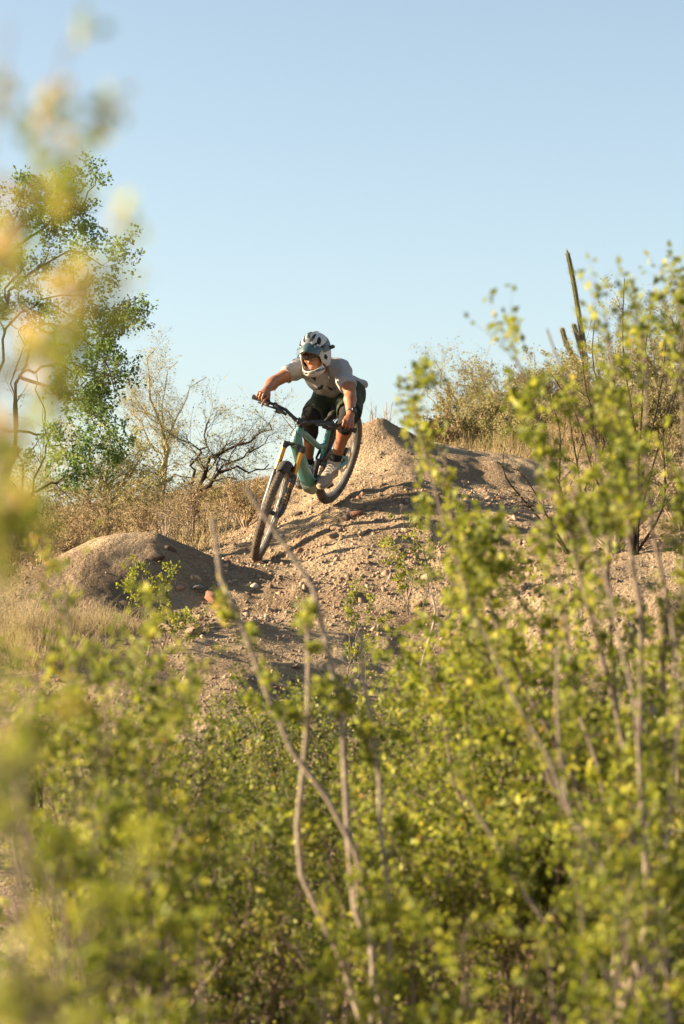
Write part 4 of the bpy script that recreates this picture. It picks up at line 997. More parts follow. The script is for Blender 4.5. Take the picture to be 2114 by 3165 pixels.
palo('broad olive green tree crowning the right hand slope behind the near bush', 1640, 28.5,
     [[(1650, 1330, 28.5), (1600, 1260, 28.4), (1520, 1220, 28.4), (1460, 1210, 28.4)], [(1650, 1320, 28.5), (1660, 1230, 28.4), (1640, 1170, 28.4)], [(1660, 1320, 28.5), (1740, 1240, 28.4), (1820, 1190, 28.4)], [(1640, 1340, 28.5), (1560, 1300, 28.4), (1450, 1280, 28.4)], [(1680, 1330, 28.5), (1800, 1280, 28.4), (1900, 1250, 28.4)]],
     [(.04, .008)]*5, 29, n=(9, 7, 5), ll=((.3, .65), (.2, .4), (.1, .22)), leaf_n=10, lm=L_OLIVE, lsize=.014)
palo('bushy yellow green tree on the skyline at the right edge', 2060, 24.0,
     [[(2050, 1250, 24), (2000, 1100, 23.9), (1960, 1000, 23.9)], [(2060, 1240, 24), (2070, 1080, 23.9), (2080, 960, 23.9)], [(2080, 1240, 24), (2140, 1100, 23.9), (2180, 980, 23.9)], [(2040, 1260, 24), (1950, 1160, 23.9), (1890, 1080, 23.9)]],
     [(.04, .007)]*4, 31, n=(9, 7, 5), ll=((.3, .7), (.18, .4), (.1, .22)), leaf_n=10)
for k_, (px_, d_, lab) in enumerate([(1150, 26, 'tiny leafless twiggy bush on the skyline just left of the dirt peak'), (1205, 25, 'thin bare twigs sticking up behind the dirt peak')]):
    rg = np.random.RandomState(40+k_); b = at_ground(px_, d_); top = [P(px_+rg.uniform(-22, 22), 1265+rg.uniform(-25, 25), d_) for _ in range(4)]
    plant('bare_bush', lab, 'bush', b, [[b, (b+t)/2+rg.normal(0, .03, 3), t] for t in top], [(.008, .003)]*4, [dict(n=4, t0=.4, t1=1, l0=.12, l1=.3, ang=35, K=5, up=.1, rr=.6, jit=.3)], rg, TWIGB, None, None)

# ---- columnar cacti
CACT = mat('cactus_skin', (0.10, 0.105, 0.045), 0.85, var=(0.16, 0.15, 0.07), vscale=14, bump=.4, bscale=60)
def cactus(label, d, arms, r):
    base = at_ground(arms[0][0][0], d); root = tag(empty('columnar_cactus', base), label, 'cactus')
    for pts in arms:
        c = smooth_curve([P(p[0], p[1], d) for p in pts], 30); m = MB(); n = len(c); t = unit(np.gradient(c, axis=0)); V = []; k = 22
        a = np.linspace(0, 2*np.pi, k, endpoint=False); ref = np.array([0, 1., 0])
        for i in range(n):
            e1 = unit(ref-(ref @ t[i])*t[i]); e2 = np.cross(t[i], e1); s = i/(n-1)
            rr = r*(1-.25*s)*(math.sqrt(max(0.02, 1-((s-.93)/.07)**2)) if s > .93 else 1)*(1+.13*np.cos(a*11))
            V.append(c[i]+rr[:, None]*(np.cos(a)[:, None]*e1+np.sin(a)[:, None]*e2))
        F = [(i*k+j, i*k+(j+1) % k, (i+1)*k+(j+1) % k, (i+1)*k+j) for i in range(n-1) for j in range(k)]+[tuple((n-1)*k+j for j in range(k))]
        arm = m.add(np.concatenate(V), F).build('arm', CACT, root, origin=base)
        rg = np.random.RandomState(3); ii = rg.randint(0, n, 420); aa = (rg.randint(0, 11, 420))*2*np.pi/11
        p0 = np.array([V[i][int(round(x/(2*np.pi)*k)) % k] for i, x in zip(ii, aa)]); dd = unit(p0-c[ii]+rg.normal(0, .02, (420, 3)))
        Vt, Ft = tubes_np(np.stack([p0, p0+dd*.022], 1)-base, np.full((420, 2), .0012), 3); tag(put('spines', mesh_np('spines', Vt, Ft), TWIGP, arm), kind='stuff')
cactus('tall slim leaning cactus column with two short arms on the right skyline', 29.0, [[(1822, 1360), (1815, 1200), (1806, 1080), (1790, 980), (1772, 870), (1752, 772)], [(1815, 1160), (1800, 1090), (1772, 1000)], [(1812, 1180), (1775, 1110), (1750, 1060), (1736, 1012)]], .034)
cactus('short thin cactus post standing under the leafless skyline tree', 29.5, [[(1388, 1350), (1388, 1280), (1386, 1180)]], .026)

# ---- dry brush behind the mounds
def brush(label, px, d, top, width, seed, n=11, leafmat=L_DRY, bark=TWIGB, leaf_n=7, name='dry_shrub', group='dry shrubs behind the mounds', lsize=.010, lv=(6, 5)):
    rg = np.random.RandomState(seed); b = at_ground(px, d); H = P(px, top, d)[2]-b[2]; wv = width/F_PX*d/2; stems = []
    for i in range(n):
        a = rg.rand()*6.28; q = (.35+.75*rg.rand()); tip = b+np.array([math.cos(a)*wv*q, math.sin(a)*wv*.7*q, H*(1.02-.45*q*q)*(.85+.25*rg.rand())])
        stems.append([b+np.array([math.cos(a), math.sin(a), 0])*.03, b+(tip-b)*.5+np.array([0, 0, .10*H])+rg.normal(0, .03, 3), tip])
    return plant(name, label, 'shrub', b, stems, [(.007, .0025)]*n, [dict(n=lv[0], t0=.25, t1=1, l0=.25*H, l1=.5*H, ang=40, K=5, up=.15, rr=.6, jit=.3), dict(n=lv[1], t0=.2, t1=1, l0=.1*H, l1=.26*H, ang=40, K=4, up=.1, rr=.7, jit=.3)],
                 rg, bark, leafmat, dict(n=leaf_n, size=lsize, spread=.012), group=group, sides=4)
brush('round brown dry shrub directly behind the front wheel', 760, 20.2, 1495, 230, 51, 13)
brush('tan dry shrub between the skyline tree and the left mound', 590, 20.6, 1500, 260, 52, 13, leafmat=L_DRY, bark=TWIGP)
brush('low brown scrub behind the crest of the left mound', 430, 19.6, 1560, 260, 53, 12)
brush('brown scrub rising left of the left mound crest', 270, 19.2, 1570, 260, 54, 13)
brush('brown dry scrub in front of the dark trunk at left', 120, 18.6, 1600, 260, 55, 13)
brush('rusty dry scrub at the left edge above the mound flank', 10, 17.9, 1640, 230, 56, 13)
brush('olive scrub below the broken trunk', 200, 20.6, 1490, 330, 57, 13, leafmat=L_OLIVE)
brush('olive scrub behind the tan dry shrub', 470, 22.0, 1500, 300, 58, 13, leafmat=L_OLIVE)
brush('small tan dry shrub at the foot of the dirt pile behind the fork', 850, 21.8, 1490, 170, 59, 11)
brush('dry brush far behind at the left of the front wheel', 690, 24.5, 1490, 260, 60, 12, leafmat=L_OLIVE)
brush('yellow green brush far behind the broken trunk', 120, 24.0, 1430, 340, 67, 13, leafmat=L_PALO, lsize=.013)
brush('yellow green brush far behind the left mound', 330, 25.0, 1440, 360, 68, 13, leafmat=L_PALO, lsize=.013)
brush('yellow green brush far behind the skyline tree trunk', 560, 26.5, 1440, 360, 69, 13, leafmat=L_PALO, lsize=.013)
brush('sparse pale dead bush at the left mound top', 500, 17.6, 1590, 110, 61, 7, leafmat=L_DRY, bark=TWIGP, leaf_n=1)
brush('olive shrub on the grass slope left of the cactus', 1560, 25.5, 1240, 330, 62, 13, leafmat=L_OLIVE, group='shrubs on the grass slope')
brush('dense olive shrub on the grass slope below the cactus', 1780, 25.0, 1230, 340, 63, 13, leafmat=L_OLIVE, group='shrubs on the grass slope')
brush('yellowish shrub on the grass slope near the right edge', 2000, 23.0, 1200, 340, 64, 13, leafmat=L_PALO, group='shrubs on the grass slope')
brush('dark twiggy dead shrub on top of the right bank', 1900, 16.2, 1480, 430, 65, 16, leafmat=L_DRY, bark=TWIGP, leaf_n=2, group='shrubs on the right bank', lv=(7, 6))
brush('dry brown shrub at the right edge on top of the bank', 2110, 16.6, 1400, 300, 66, 13, leafmat=L_OLIVE, bark=TWIGB, group='shrubs on the right bank')
for i_, (px_, d_, top_, w_, lm_, lab_) in enumerate([(1340, 23.5, 1300, 200, L_DRY, 'straw coloured low shrub behind the dirt crest'), (1450, 23.8, 1250, 260, L_OLIVE, 'olive shrub under the leafless skyline tree'), (1620, 23.0, 1270, 260, L_PALO, 'yellow green shrub above the shaded berm'), (1700, 27.0, 1130, 330, L_OLIVE, 'large olive shrub left of the cactus foot'),
        (1880, 26.5, 1080, 360, L_PALO, 'large yellow green shrub right of the cactus foot'), (2080, 26.0, 1050, 360, L_OLIVE, 'large olive shrub high on the right skyline'), (1860, 22.0, 1290, 280, L_DRY, 'straw coloured shrub low on the grass slope'), (2060, 21.0, 1250, 300, L_OLIVE, 'olive shrub low on the grass slope at the right edge'), (1520, 29.5, 1180, 330, L_OLIVE, 'distant olive shrub joining the skyline trees')]):
    brush(lab_, px_, d_, top_, w_, 200+i_, 13, leafmat=lm_, group='shrubs on the grass slope', leaf_n=14, lsize=.014)
# thorny stems
def thorny(label, base_px, d, tips, seed):
    rg = np.random.RandomState(seed); b = at_ground(base_px, d); stems = []
    for (x, y) in tips:
        t = P(x, y, d+rg.uniform(-.3, .3)); stems.append([b+rg.normal(0, .02, 3)*np.array([1, 1, 0]), b+(t-b)*.4+rg.normal(0, .05, 3), b+(t-b)*.75+rg.normal(0, .04, 3), t])
    return plant('thorny_shrub', label, 'shrub', b, stems, [(.010, .0028)]*len(tips), [dict(n=9, t0=.3, t1=1, l0=.08, l1=.42, ang=52, K=5, up=.1, rr=.6, jit=.2), dict(n=6, t0=.1, t1=1, l0=.02, l1=.08, ang=60, K=3, up=0, rr=.7, jit=.1)], rg, TWIGD, L_OLIVE, dict(n=1, size=.008, spread=.004), sides=5, group='thorny shrubs on the right bank')
thorny('tall thorny leafless shrub with dark stems at the right edge', 1960, 16.0, [(1930, 860), (2060, 1000), (2010, 960), (1840, 980), (1800, 1050), (2110, 1020), (1700, 1150), (1880, 1100), (2090, 1200)], 71)
thorny('low thorny shrub of arching brown stems in front of the shaded berm', 1760, 16.6, [(1560, 1380), (1620, 1300), (1700, 1230), (1840, 1300), (1900, 1250), (1600, 1450), (1780, 1180)], 72)

# ---- dry grass
def tuft(label, px, d, h, n, wid, seed, group):
    rg = np.random.RandomState(seed); b = at_ground(px, d); ang = rg.rand(n)*6.28; r = wid*np.sqrt(rg.rand(n)); x = b[0]+np.cos(ang)*r; y = b[1]+np.sin(ang)*r*.8
    z = ground(x, y); base = np.stack([x, y, z-.01], -1); L = h*(.45+.7*rg.rand(n)); lean = np.stack([np.cos(ang)*.35+rg.normal(0, .22, n), np.sin(ang)*.35+rg.normal(0, .22, n), np.ones(n)], -1)
    s = np.linspace(0, 1, 4); C = base[:, None]+L[:, None, None]*(s[None, :, None]*unit(lean)[:, None]+(s*s)[None, :, None]*rg.normal(0, .22, (n, 1, 3))*np.array([1, 1, .3]))
    V, F = tubes_np(C-b, np.linspace(.0016, .0005, 4)[None]*np.ones((n, 1)), 3); o = put('grass_tuft', mesh_np('grass_tuft', V, F), GRASS, None, b)
    return tag(o, label, 'grass', group)
gt = [(20, 15.0, .42, 'tall golden grass tuft at the left edge below the mound'), (90, 14.9, .40, 'golden grass tuft second from the left edge below the mound'), (160, 15.05, .36, 'golden grass tuft third from the left edge below the mound'), (235, 15.1, .34, 'golden grass tuft below the middle of the mound flank'),
      (300, 15.25, .26, 'short grass tuft at the right of the golden grass below the mound'), (375, 15.35, .20, 'small straggly grass tuft right of the golden grass'), (50, 14.5, .34, 'golden grass tuft in the lower row at the left edge'), (140, 14.45, .30, 'golden grass tuft in the lower row beside the gravel'), (230, 14.5, .24, 'small golden tuft ending the lower row at the gravel'), (-40, 14.8, .40, 'golden grass tuft cut by the left edge')]
for i, (px_, d_, h_, lab) in enumerate(gt): tuft(lab, px_, d_-.15, h_*.72, 170, .18, 80+i, 'golden grass tufts at left')
def field(name, label, x0, x1, y0, y1, n, h, seed, cond=None):
    rg = np.random.RandomState(seed); x = rg.uniform(x0, x1, n); y = rg.uniform(y0, y1, n); k = vnoise(x*1.3, y*1.3, 5) > .28; x, y = x[k], y[k]; n = len(x); z = ground(x, y); L = h*(.4+.8*rg.rand(n)); 
    s = np.linspace(0, 1, 3); lean = np.stack([rg.normal(0, .3, n), rg.normal(0, .3, n), np.ones(n)], -1); C = np.stack([x, y, z-.01], -1)[:, None]+L[:, None, None]*s[None, :, None]*unit(lean)[:, None]
    C[:, 2] += rg.normal(0, .03, (n, 3)); V, F = tubes_np(C, np.array([.004, .003, .0008])[None]*np.ones((n, 1)), 3)
    return tag(put(name, mesh_np(name, V, F), GRASS), label, 'grass', kind='stuff')
field('dry_grass', 'golden dry grass covering the slope on the right behind the berm', .8, 5.5, 21.4, 31, 16000, .30, 91)
field('dry_grass', 'sparse dry grass on the flat behind the left mound', -4.5, -.5, 19, 30, 7000, .22, 92)

# ------------------------------------------------------------------ stones
def ico(sub=0):
    t = (1+5**.5)/2; V = [(-1, t, 0), (1, t, 0), (-1, -t, 0), (1, -t, 0), (0, -1, t), (0, 1, t), (0, -1, -t), (0, 1, -t), (t, 0, -1), (t, 0, 1), (-t, 0, -1), (-t, 0, 1)]
    F = [(0, 11, 5), (0, 5, 1), (0, 1, 7), (0, 7, 10), (0, 10, 11), (1, 5, 9), (5, 11, 4), (11, 10, 2), (10, 7, 6), (7, 1, 8), (3, 9, 4), (3, 4, 2), (3, 2, 6), (3, 6, 8), (3, 8, 9), (4, 9, 5), (2, 4, 11), (6, 2, 10), (8, 6, 7), (9, 8, 1)]
    V = [tuple(unit(np.array(v, float))) for v in V]
    for _ in range(sub):
        c = {}; F2 = []
        def mid(a, b):
            k = (min(a, b), max(a, b))
            if k not in c: c[k] = len(V); V.append(tuple(unit((np.array(V[a])+np.array(V[b]))/2)))
            return c[k]
        for a, b, d in F: x, y, z = mid(a, b), mid(b, d), mid(d, a); F2 += [(a, x, z), (b, y, x), (d, z, y), (x, y, z)]
        F = F2
    return np.array(V), np.array(F)
PEB = mat('pebble', (.3, .22, .16), .95, island=[(0, (.13, .095, .07)), (.3, (.22, .155, .105)), (.6, (.30, .22, .15)), (.85, (.36, .265, .185)), (.95, (.25, .14, .095)), (1, (.42, .34, .27))], spec=.15)
STONES = [mat('stone_tan', (.36, .26, .18), .95, var=(.25, .17, .12), vscale=12, bump=.8, bscale=30, spec=.15), mat('stone_red', (.33, .17, .11), .95, var=(.22, .12, .085), vscale=12, bump=.8, bscale=30, spec=.15),
          mat('stone_grey', (.27, .25, .235), .95, var=(.17, .155, .15), vscale=12, bump=.8, bscale=30, spec=.15), mat('stone_pale', (.50, .40, .30), .95, var=(.38, .29, .21), vscale=12, bump=.8, bscale=30, spec=.15),
          mat('stone_dark', (.10, .075, .06), .95, var=(.16, .115, .085), vscale=12, bump=.8, bscale=30, spec=.15)]
rg = np.random.RandomState(5)
iv, if_ = ico(0)
def pebbles(name, label, n, smin, smax, x0, x1, y0, y1, seed, pw=2.2):
    r = np.random.RandomState(seed); x = r.uniform(x0, x1, n); y = r.uniform(y0, y1, n)
    dens = .25+1.1*(vnoise(x*1.6, y*1.6, 31)-.2)+.5*(vnoise(x*6, y*6, 33)-.5)+.30*np.exp(-((y-16.6)/1.1)**2)*np.exp(-((x+.1)/1.2)**2)-.7*np.exp(-((x+1.35)/.5)**2)*np.exp(-((y-16.5)/.6)**2)-.8*np.exp(-((x-1.3)/.7)**2)*np.exp(-((y-19.8)/.9)**2)-.3*np.exp(-((y-14.3)/.5)**2)
    k = r.rand(n) < dens; x, y = x[k], y[k]; n = len(x); z = ground(x, y)
    sz = smin+(smax-smin)*r.rand(n)**(pw*2); sc = np.stack([sz*(.7+.6*r.rand(n)), sz*(.7+.6*r.rand(n)), sz*(.5+.4*r.rand(n))], -1)
    V = iv[None]*(1+np.clip(.34*r.normal(size=(n, 12, 1)), -.6, .7))*sc[:, None]
    q = unit(r.normal(size=(n, 4))); w_, a_, b_, c_ = q.T
    M = np.stack([1-2*(b_*b_+c_*c_), 2*(a_*b_-c_*w_), 2*(a_*c_+b_*w_), 2*(a_*b_+c_*w_), 1-2*(a_*a_+c_*c_), 2*(b_*c_-a_*w_), 2*(a_*c_-b_*w_), 2*(b_*c_+a_*w_), 1-2*(a_*a_+b_*b_)], -1).reshape(n, 3, 3)
    V = np.einsum('nij,nkj->nki', M, V) + np.stack([x, y, z+sz*.15], -1)[:, None]
    F = (if_[None]+12*np.arange(n)[:, None, None]).reshape(-1, 3)
    tag(put(name, mesh_np(name, V.reshape(-1, 3), F), PEB), label, 'gravel', kind='stuff')
pebbles('gravel', 'loose tan gravel strewn over the dirt slope', 42000, .003, .015, -2.6, 2.7, 13.0, 20.8, 7, 1.6)
pebbles('gravel', 'coarse gravel spilling down below the bike', 3500, .006, .030, -1.5, 1.3, 15.3, 18.8, 8, 3.0)
# stones large enough to pick out, a few shared shapes
SHP = []
for i in range(6):
    r = np.random.RandomState(60+i); v, f = ico(1); v = v.copy()
    for _ in range(9):                                   # knock flat facets off a ball
        n_ = unit(r.normal(size=3)); h_ = .46+.28*r.rand(); dd = v @ n_; m_ = dd > h_; v[m_] -= (dd[m_]-h_)[:, None]*n_*.95
    v *= np.array([1.15, .9, .68])*(1+.06*r.normal(size=(len(v), 1)))
    SHP.append((v, f))
SMESH = {}
def stone(px, py, d, size, k, label, shape=None, group=None, rot=None, flat=1.0, name='stone'):
    r = np.random.RandomState(int(px*7+py)); s = r.randint(6) if shape is None else shape
    key = (s, k)
    if key not in SMESH: me = mesh_np('stone', SHP[s][0], SHP[s][1]); me.materials.append(STONES[k]); SMESH[key] = me
    x = (px-CX)/F_PX*d; o = put(name, SMESH[key], None, None, (x, d, gz(x, d)+size*.10)); o.scale = (size*.5*(1+.3*r.rand()), size*.5, size*.5*flat); o.rotation_euler = (r.uniform(-.3, .3), r.uniform(-.3, .3), r.rand()*6.28 if rot is None else rot)
    return tag(o, label, 'stone', group)
for a in [(655, 1828, 16.12, .17, 1, 'reddish angular stone lit on its left at the foot of the left mound'), (612, 1812, 16.2, .10, 2, 'small grey stone touching the reddish stone below the left mound'), (1322, 1800, 16.1, .11, 3, 'pale round stone on the bright dirt right of the wheel tracks'),
          (590, 1968, 15.05, .22, 0, 'flat tan slab at the lip of the lower dirt mound'), (480, 1690, 16.30, .15, 4, 'dark brown boulder bedded in the shaded face of the left mound'), (1068, 1592, 17.85, .13, 4, 'dark angular stone below the rear wheel'), (1100, 1596, 17.9, .11, 1, 'red brown stone right of the dark stone below the rear wheel'),
          (1084, 1580, 18.0, .08, 2, 'small grey stone wedged between the two stones below the rear wheel'), (1030, 1650, 17.45, .12, 0, 'tan stone on the slope below the crank'), (915, 1583, 18.6, .13, 4, 'dark slab stone just right of the fork leg'), (1040, 1620, 17.6, .10, 0, 'tan stone above the other tan stone below the crank'),
          (1400, 1860, 15.6, .10, 3, 'pale stone beside the dry twig right of centre'), (700, 1760, 16.9, .07, 1, 'small red stone left of the front tyre'), (1290, 1880, 15.7, .08, 0, 'tan stone at the edge of the shaded hollow'), (530, 1692, 16.45, .09, 4, 'dark stone tucked beside the boulder on the mound')]:
    stone(*a, flat=.55 if 'slab' in a[5] else .85)
r = np.random.RandomState(77)
LIST = []
while len(LIST) < 120:
    px_, d_ = r.uniform(150, 1650), r.uniform(14.0, 19.6); x_ = (px_-CX)/F_PX*d_
    if vnoise(np.array([x_*1.6]), np.array([d_*1.6]), 31)[0] < .42+.2*r.rand(): continue
    k_ = int(r.choice([0, 0, 0, 1, 1, 2, 3, 4])); wh = 'on the left track' if px_ < 600 else ('below the bike' if px_ < 1150 else 'right of the bike'); hi = 'low' if d_ < 15.5 else ('half way up' if d_ < 17.5 else 'high')
    LIST.append((px_, d_, .03+.05*r.rand()**2.5, k_, wh, hi))
ORD = ['leftmost', 'second', 'third', 'fourth', 'fifth', 'sixth', 'seventh', 'eighth', 'ninth', 'tenth', 'eleventh', 'twelfth', 'thirteenth', 'fourteenth', 'fifteenth']
for i_, (px_, d_, sz_, k_, wh, hi) in enumerate(LIST):
    same = sorted(q[0] for q in LIST if q[3:] == (k_, wh, hi)); w_ = ('tan', 'red brown', 'grey', 'pale', 'dark')[k_]
    if len(same) == 1: lab = 'only small %s stone lying %s %s' % (w_, hi, wh)
    else: lab = '%s of small %s stones %s %s' % (ORD[same.index(px_)]+(' from left' if same.index(px_) else ''), w_, hi, wh)
    stone(px_, i_, d_, sz_, k_, lab, group='small loose stones on the slope', flat=.8)
# dark stick half buried at the lip
lg = MB(); l0 = P(775, 1948, 15.35); lg.tube([P(768, 1946, 15.3), P(800, 1940, 15.32), P(845, 1936, 15.34), P(885, 1944, 15.3)], [.008, .016, .018, .01], 7)
o = lg.build('dark_stick', TWIGD, origin=l0); o.location = tuple(l0); tag(o, 'dark stick lying on the lip of the dirt above the lower mound', 'stick')

# ------------------------------------------------------------------ near creosote bushes
L_NEARO = mat('creosote_leaf_turning', (0.3, 0.25, 0.05), 0.6, island=[(0, (.12, .16, .02)), (.5, (.29, .34, .035)), (.75, (.40, .38, .06)), (.86, (.52, .36, .10)), (1, (.58, .42, .30))], trans=.5, spec=.3)
TWIGS = mat('pale_stem_bark', (0.33, 0.275, 0.215), 0.9, var=(0.20, 0.16, 0.125), vscale=22, spec=.2, bump=.5, bscale=60)
def cres(label, d, base_px, tips, seed, wobk=1.0, via=None, rad=(.009, .0025), n1=13, l1=(.16, .42), n2=6, l2=(.08, .22), leaf_n=10, lsize=0.0113, lm=L_NEAR, keep=not_rider, group='creosote bushes in front', dspread=.35, bark=TWIGG, t0=.25, n3=0, name='creosote_bush'):
    rg = np.random.RandomState(seed); x = (base_px-CX)/F_PX*d; b = np.array([x, d, gz(x, d)]); stems = []; rads = []
    for tp in tips:
        dd = d+rg.uniform(-dspread, dspread)
        pts = [b+np.array([rg.normal(0, .05), rg.normal(0, .05), -.03])]
        if len(tp) > 2 or isinstance(tp[0], (tuple, list)): mids = [P(q[0], q[1], dd) for q in tp]
        else:
            t = P(tp[0], tp[1], dd); mids = [pts[0]+(t-pts[0])*.35+np.array([rg.normal(0, .05), rg.normal(0, .05), .06]), pts[0]+(t-pts[0])*.7+np.array([rg.normal(0, .04), rg.normal(0, .05), .03]), t]
        stems.append(pts+mids); rads.append((rad[0]*(.7+.6*rg.rand()), rad[1]))
    lv = [dict(n=n1, t0=t0, t1=1, l0=l1[0], l1=l1[1], ang=38, K=6, up=.25, rr=.5, jit=.22, rmin=.0012), dict(n=n2, t0=.15, t1=1, l0=l2[0], l1=l2[1], ang=42, K=4, up=.2, rr=.6, jit=.2)]
    return plant(name, label, 'bush', b, stems, rads, lv, rg, bark, lm, dict(n=leaf_n, size=lsize, spread=.0045, on=2, t0=.1), group=group, keep=keep, sides=6, wob=.007*min(1, d/5)*wobk)
# tall bush at right
def kr(C):
    x, y = PX(C); gap = ((x > 1425) & (x < 1650) & (y > 1385) & (y < 1565)).any(1); thin = ((x > 1640) & (y > 1780) & (y < 2180)).any(1) & (np.sin(x[:, 0]*12.9898+y[:, 0]*78.233)*43758.5 % 1 < .28)
    return not_rider(C) & ~(((x < 1215) & (y < 1900)).any(1)) & ~gap & ~thin
cres('tall creosote bush filling the right side in front of the bank', 6.6, 1800,
     [[(1960, 3000), (1760, 2520), (1560, 2150), (1400, 1700), (1290, 1270)], [(1900, 2900), (1720, 2450), (1480, 1950), (1395, 1560), (1370, 1400)], [(1940, 2900), (1850, 2300), (1640, 1900), (1480, 1700), (1440, 1560)], [(1960, 2900), (1900, 2200), (1780, 1700), (1660, 1250), (1590, 1100)],
      [(1985, 2950), (1940, 2400), (1880, 1900), (1860, 1500), (1760, 1200), (1680, 1010)], [(1990, 2900), (1985, 2300), (1960, 1700), (1900, 1250), (1870, 980)], [(2010, 2900), (2050, 2300), (2040, 1800), (2000, 1300), (1990, 1020)], [(2030, 2900), (2100, 2300), (2120, 1700), (2100, 1200), (2110, 980)], [(2040, 2900), (2160, 2200), (2200, 1500), (2210, 1000)],
      [(1940, 2950), (1800, 2500), (1640, 2150), (1500, 1850), (1440, 1650)], [(1950, 2900), (1820, 2300), (1760, 2050), (1700, 1650), (1660, 1450)]],
     101, n1=20, n2=7, leaf_n=10, lsize=0.0141, rad=(.013, .003), keep=kr, dspread=.5, t0=.36, l1=(.14, .36))
cres('low creosote bush at lower right with pale forked stems', 7.6, 1720, [(1250, 2110), (1330, 2060), (1420, 2010), (1500, 2110), (1600, 2010), (1700, 2110), (1800, 2060), (1900, 2110), (2000, 2160), (2080, 2110), (1560, 2310), (1760, 2310)], 102, n1=17, n2=7, leaf_n=10, rad=(.010, .003), keep=kr, lsize=0.0125)
cres('creosote bush at the bottom right corner', 7.4, 2000, [(1700, 2450), (1820, 2350), (1930, 2300), (2040, 2350), (2130, 2300), (2200, 2500), (1650, 2650)], 103, n1=15, n2=7, leaf_n=10, lsize=0.0134, keep=kr, rad=(.011, .003))
cres('creosote bush below the middle of the picture with small sharp leaves', 10.2, 1050, [(760, 2200), (850, 2270), (930, 2190), (1000, 2300), (1080, 2170), (1150, 2250), (1230, 2200), (1300, 2270), (1380, 2320), (1450, 2270), (700, 2370), (1200, 2400)], 104, n1=15, n2=7, leaf_n=10, lm=L_MID, lsize=0.0106, rad=(.008, .002))
cres('sparse creosote sprigs on the right of the shaded hollow', 12.0, 1420, [(1300, 2150), (1360, 2060), (1430, 2020), (1480, 2100), (1530, 2180), (1400, 2200)], 105, n1=12, n2=6, leaf_n=6, lm=L_MID, lsize=0.0102)
cres('creosote bush at lower left in front of the smooth dirt mound', 8.6, 420, [(130, 2340), (230, 2270), (330, 2340), (420, 2210), (500, 2310), (580, 2240), (660, 2340), (740, 2420), (60, 2440), (300, 2470), (600, 2490)], 106, n1=14, n2=6, leaf_n=10, lm=L_MID, lsize=0.0109)
cres('leafy creosote bush left of centre with blurred sprigs', 5.6, 380, [(190, 1780), (330, 2160), (420, 2020), (520, 2240), (640, 2280), (120, 2260), (700, 2410), (450, 2360), (30, 2340)], 107, n1=13, n2=6, leaf_n=10, lsize=0.0113, t0=.45)
cres('creosote bush along the bottom edge left of centre', 7.2, 650, [(380, 2560), (480, 2490), (580, 2580), (680, 2510), (780, 2600), (860, 2540), (950, 2620), (300, 2660)], 108, n1=14, n2=6, leaf_n=10, lm=L_MID, lsize=0.0109)
cres('creosote bush along the bottom edge right of centre', 7.0, 1250, [(1000, 2560), (1100, 2500), (1200, 2580), (1300, 2480), (1400, 2540), (1500, 2480), (1600, 2560), (1080, 2710), (1420, 2700)], 109, n1=14, n2=6, leaf_n=10, lsize=0.0120)
cres('creosote bush behind the long bare stems at the bottom', 8.6, 1000, [(800, 2550), (900, 2480), (1000, 2580), (1100, 2510), (1200, 2430), (1320, 2510), (1420, 2460), (1550, 2530)], 110, n1=14, n2=6, leaf_n=10, lm=L_MID, lsize=0.0109)
for i_, (d_, bx_, tips_, lab_) in enumerate([(11.2, 820, [(700, 2260), (780, 2200), (860, 2280), (940, 2190), (640, 2360), (1000, 2330)], 'dark creosote deep in the wash below the gravel slope'), (11.0, 1300, [(1150, 2330), (1230, 2260), (1310, 2300), (1400, 2240), (1480, 2320)], 'dark creosote in the wash below the shaded hollow'), (10.0, 1650, [(1520, 2300), (1600, 2250), (1690, 2320), (1770, 2260), (1850, 2330)], 'creosote at the foot of the pale bank'),
        (10.5, 2000, [(1900, 2330), (1980, 2280), (2060, 2330), (2130, 2260)], 'creosote at the foot of the bank by the right edge'), (10.6, 350, [(180, 2400), (270, 2350), (360, 2420), (450, 2340), (540, 2400)], 'creosote in the wash at lower left behind the blurred sprigs'), (9.2, 800, [(620, 2620), (720, 2560), (820, 2640), (920, 2580), (1020, 2640)], 'dense creosote at the bottom left of centre'),
        (9.4, 1350, [(1180, 2600), (1270, 2540), (1370, 2620), (1460, 2560), (1560, 2620)], 'dense creosote at the bottom right of centre'), (8.8, 1800, [(1650, 2560), (1740, 2500), (1840, 2580), (1930, 2520), (2040, 2580)], 'dense creosote behind the bottom right corner'), (9.0, 250, [(60, 2600), (160, 2550), (260, 2620), (360, 2560), (450, 2620)], 'dense creosote behind the bottom left corner')]):
    cres(lab_, d_, bx_, tips_, 160+i_, n1=15, n2=7, leaf_n=10, lm=L_MID, lsize=0.0097, l1=(.16, .42), rad=(.007, .002), t0=.12)
for i_, (d_, bx_, tips_, lab_) in enumerate([(7.8, 500, [(300, 2950), (400, 2880), (500, 2960), (600, 2860), (700, 2940)], 'creosote cut by the bottom edge at left'), (8.0, 900, [(740, 2920), (830, 2850), (930, 2930), (1030, 2860)], 'creosote cut by the bottom edge below the long stems'), (7.9, 1300, [(1150, 2900), (1240, 2830), (1340, 2910), (1440, 2840), (1530, 2920)], 'creosote cut by the bottom edge right of the long stems'), (7.7, 1750, [(1580, 2880), (1680, 2800), (1780, 2880), (1880, 2820), (2000, 2900)], 'creosote cut by the bottom edge near the right corner')]):
    cres(lab_, d_, bx_, tips_, 190+i_, n1=15, n2=7, leaf_n=10, lm=L_MID, lsize=0.0097, l1=(.10, .30), l2=(.05, .14), rad=(.007, .002), t0=.10)
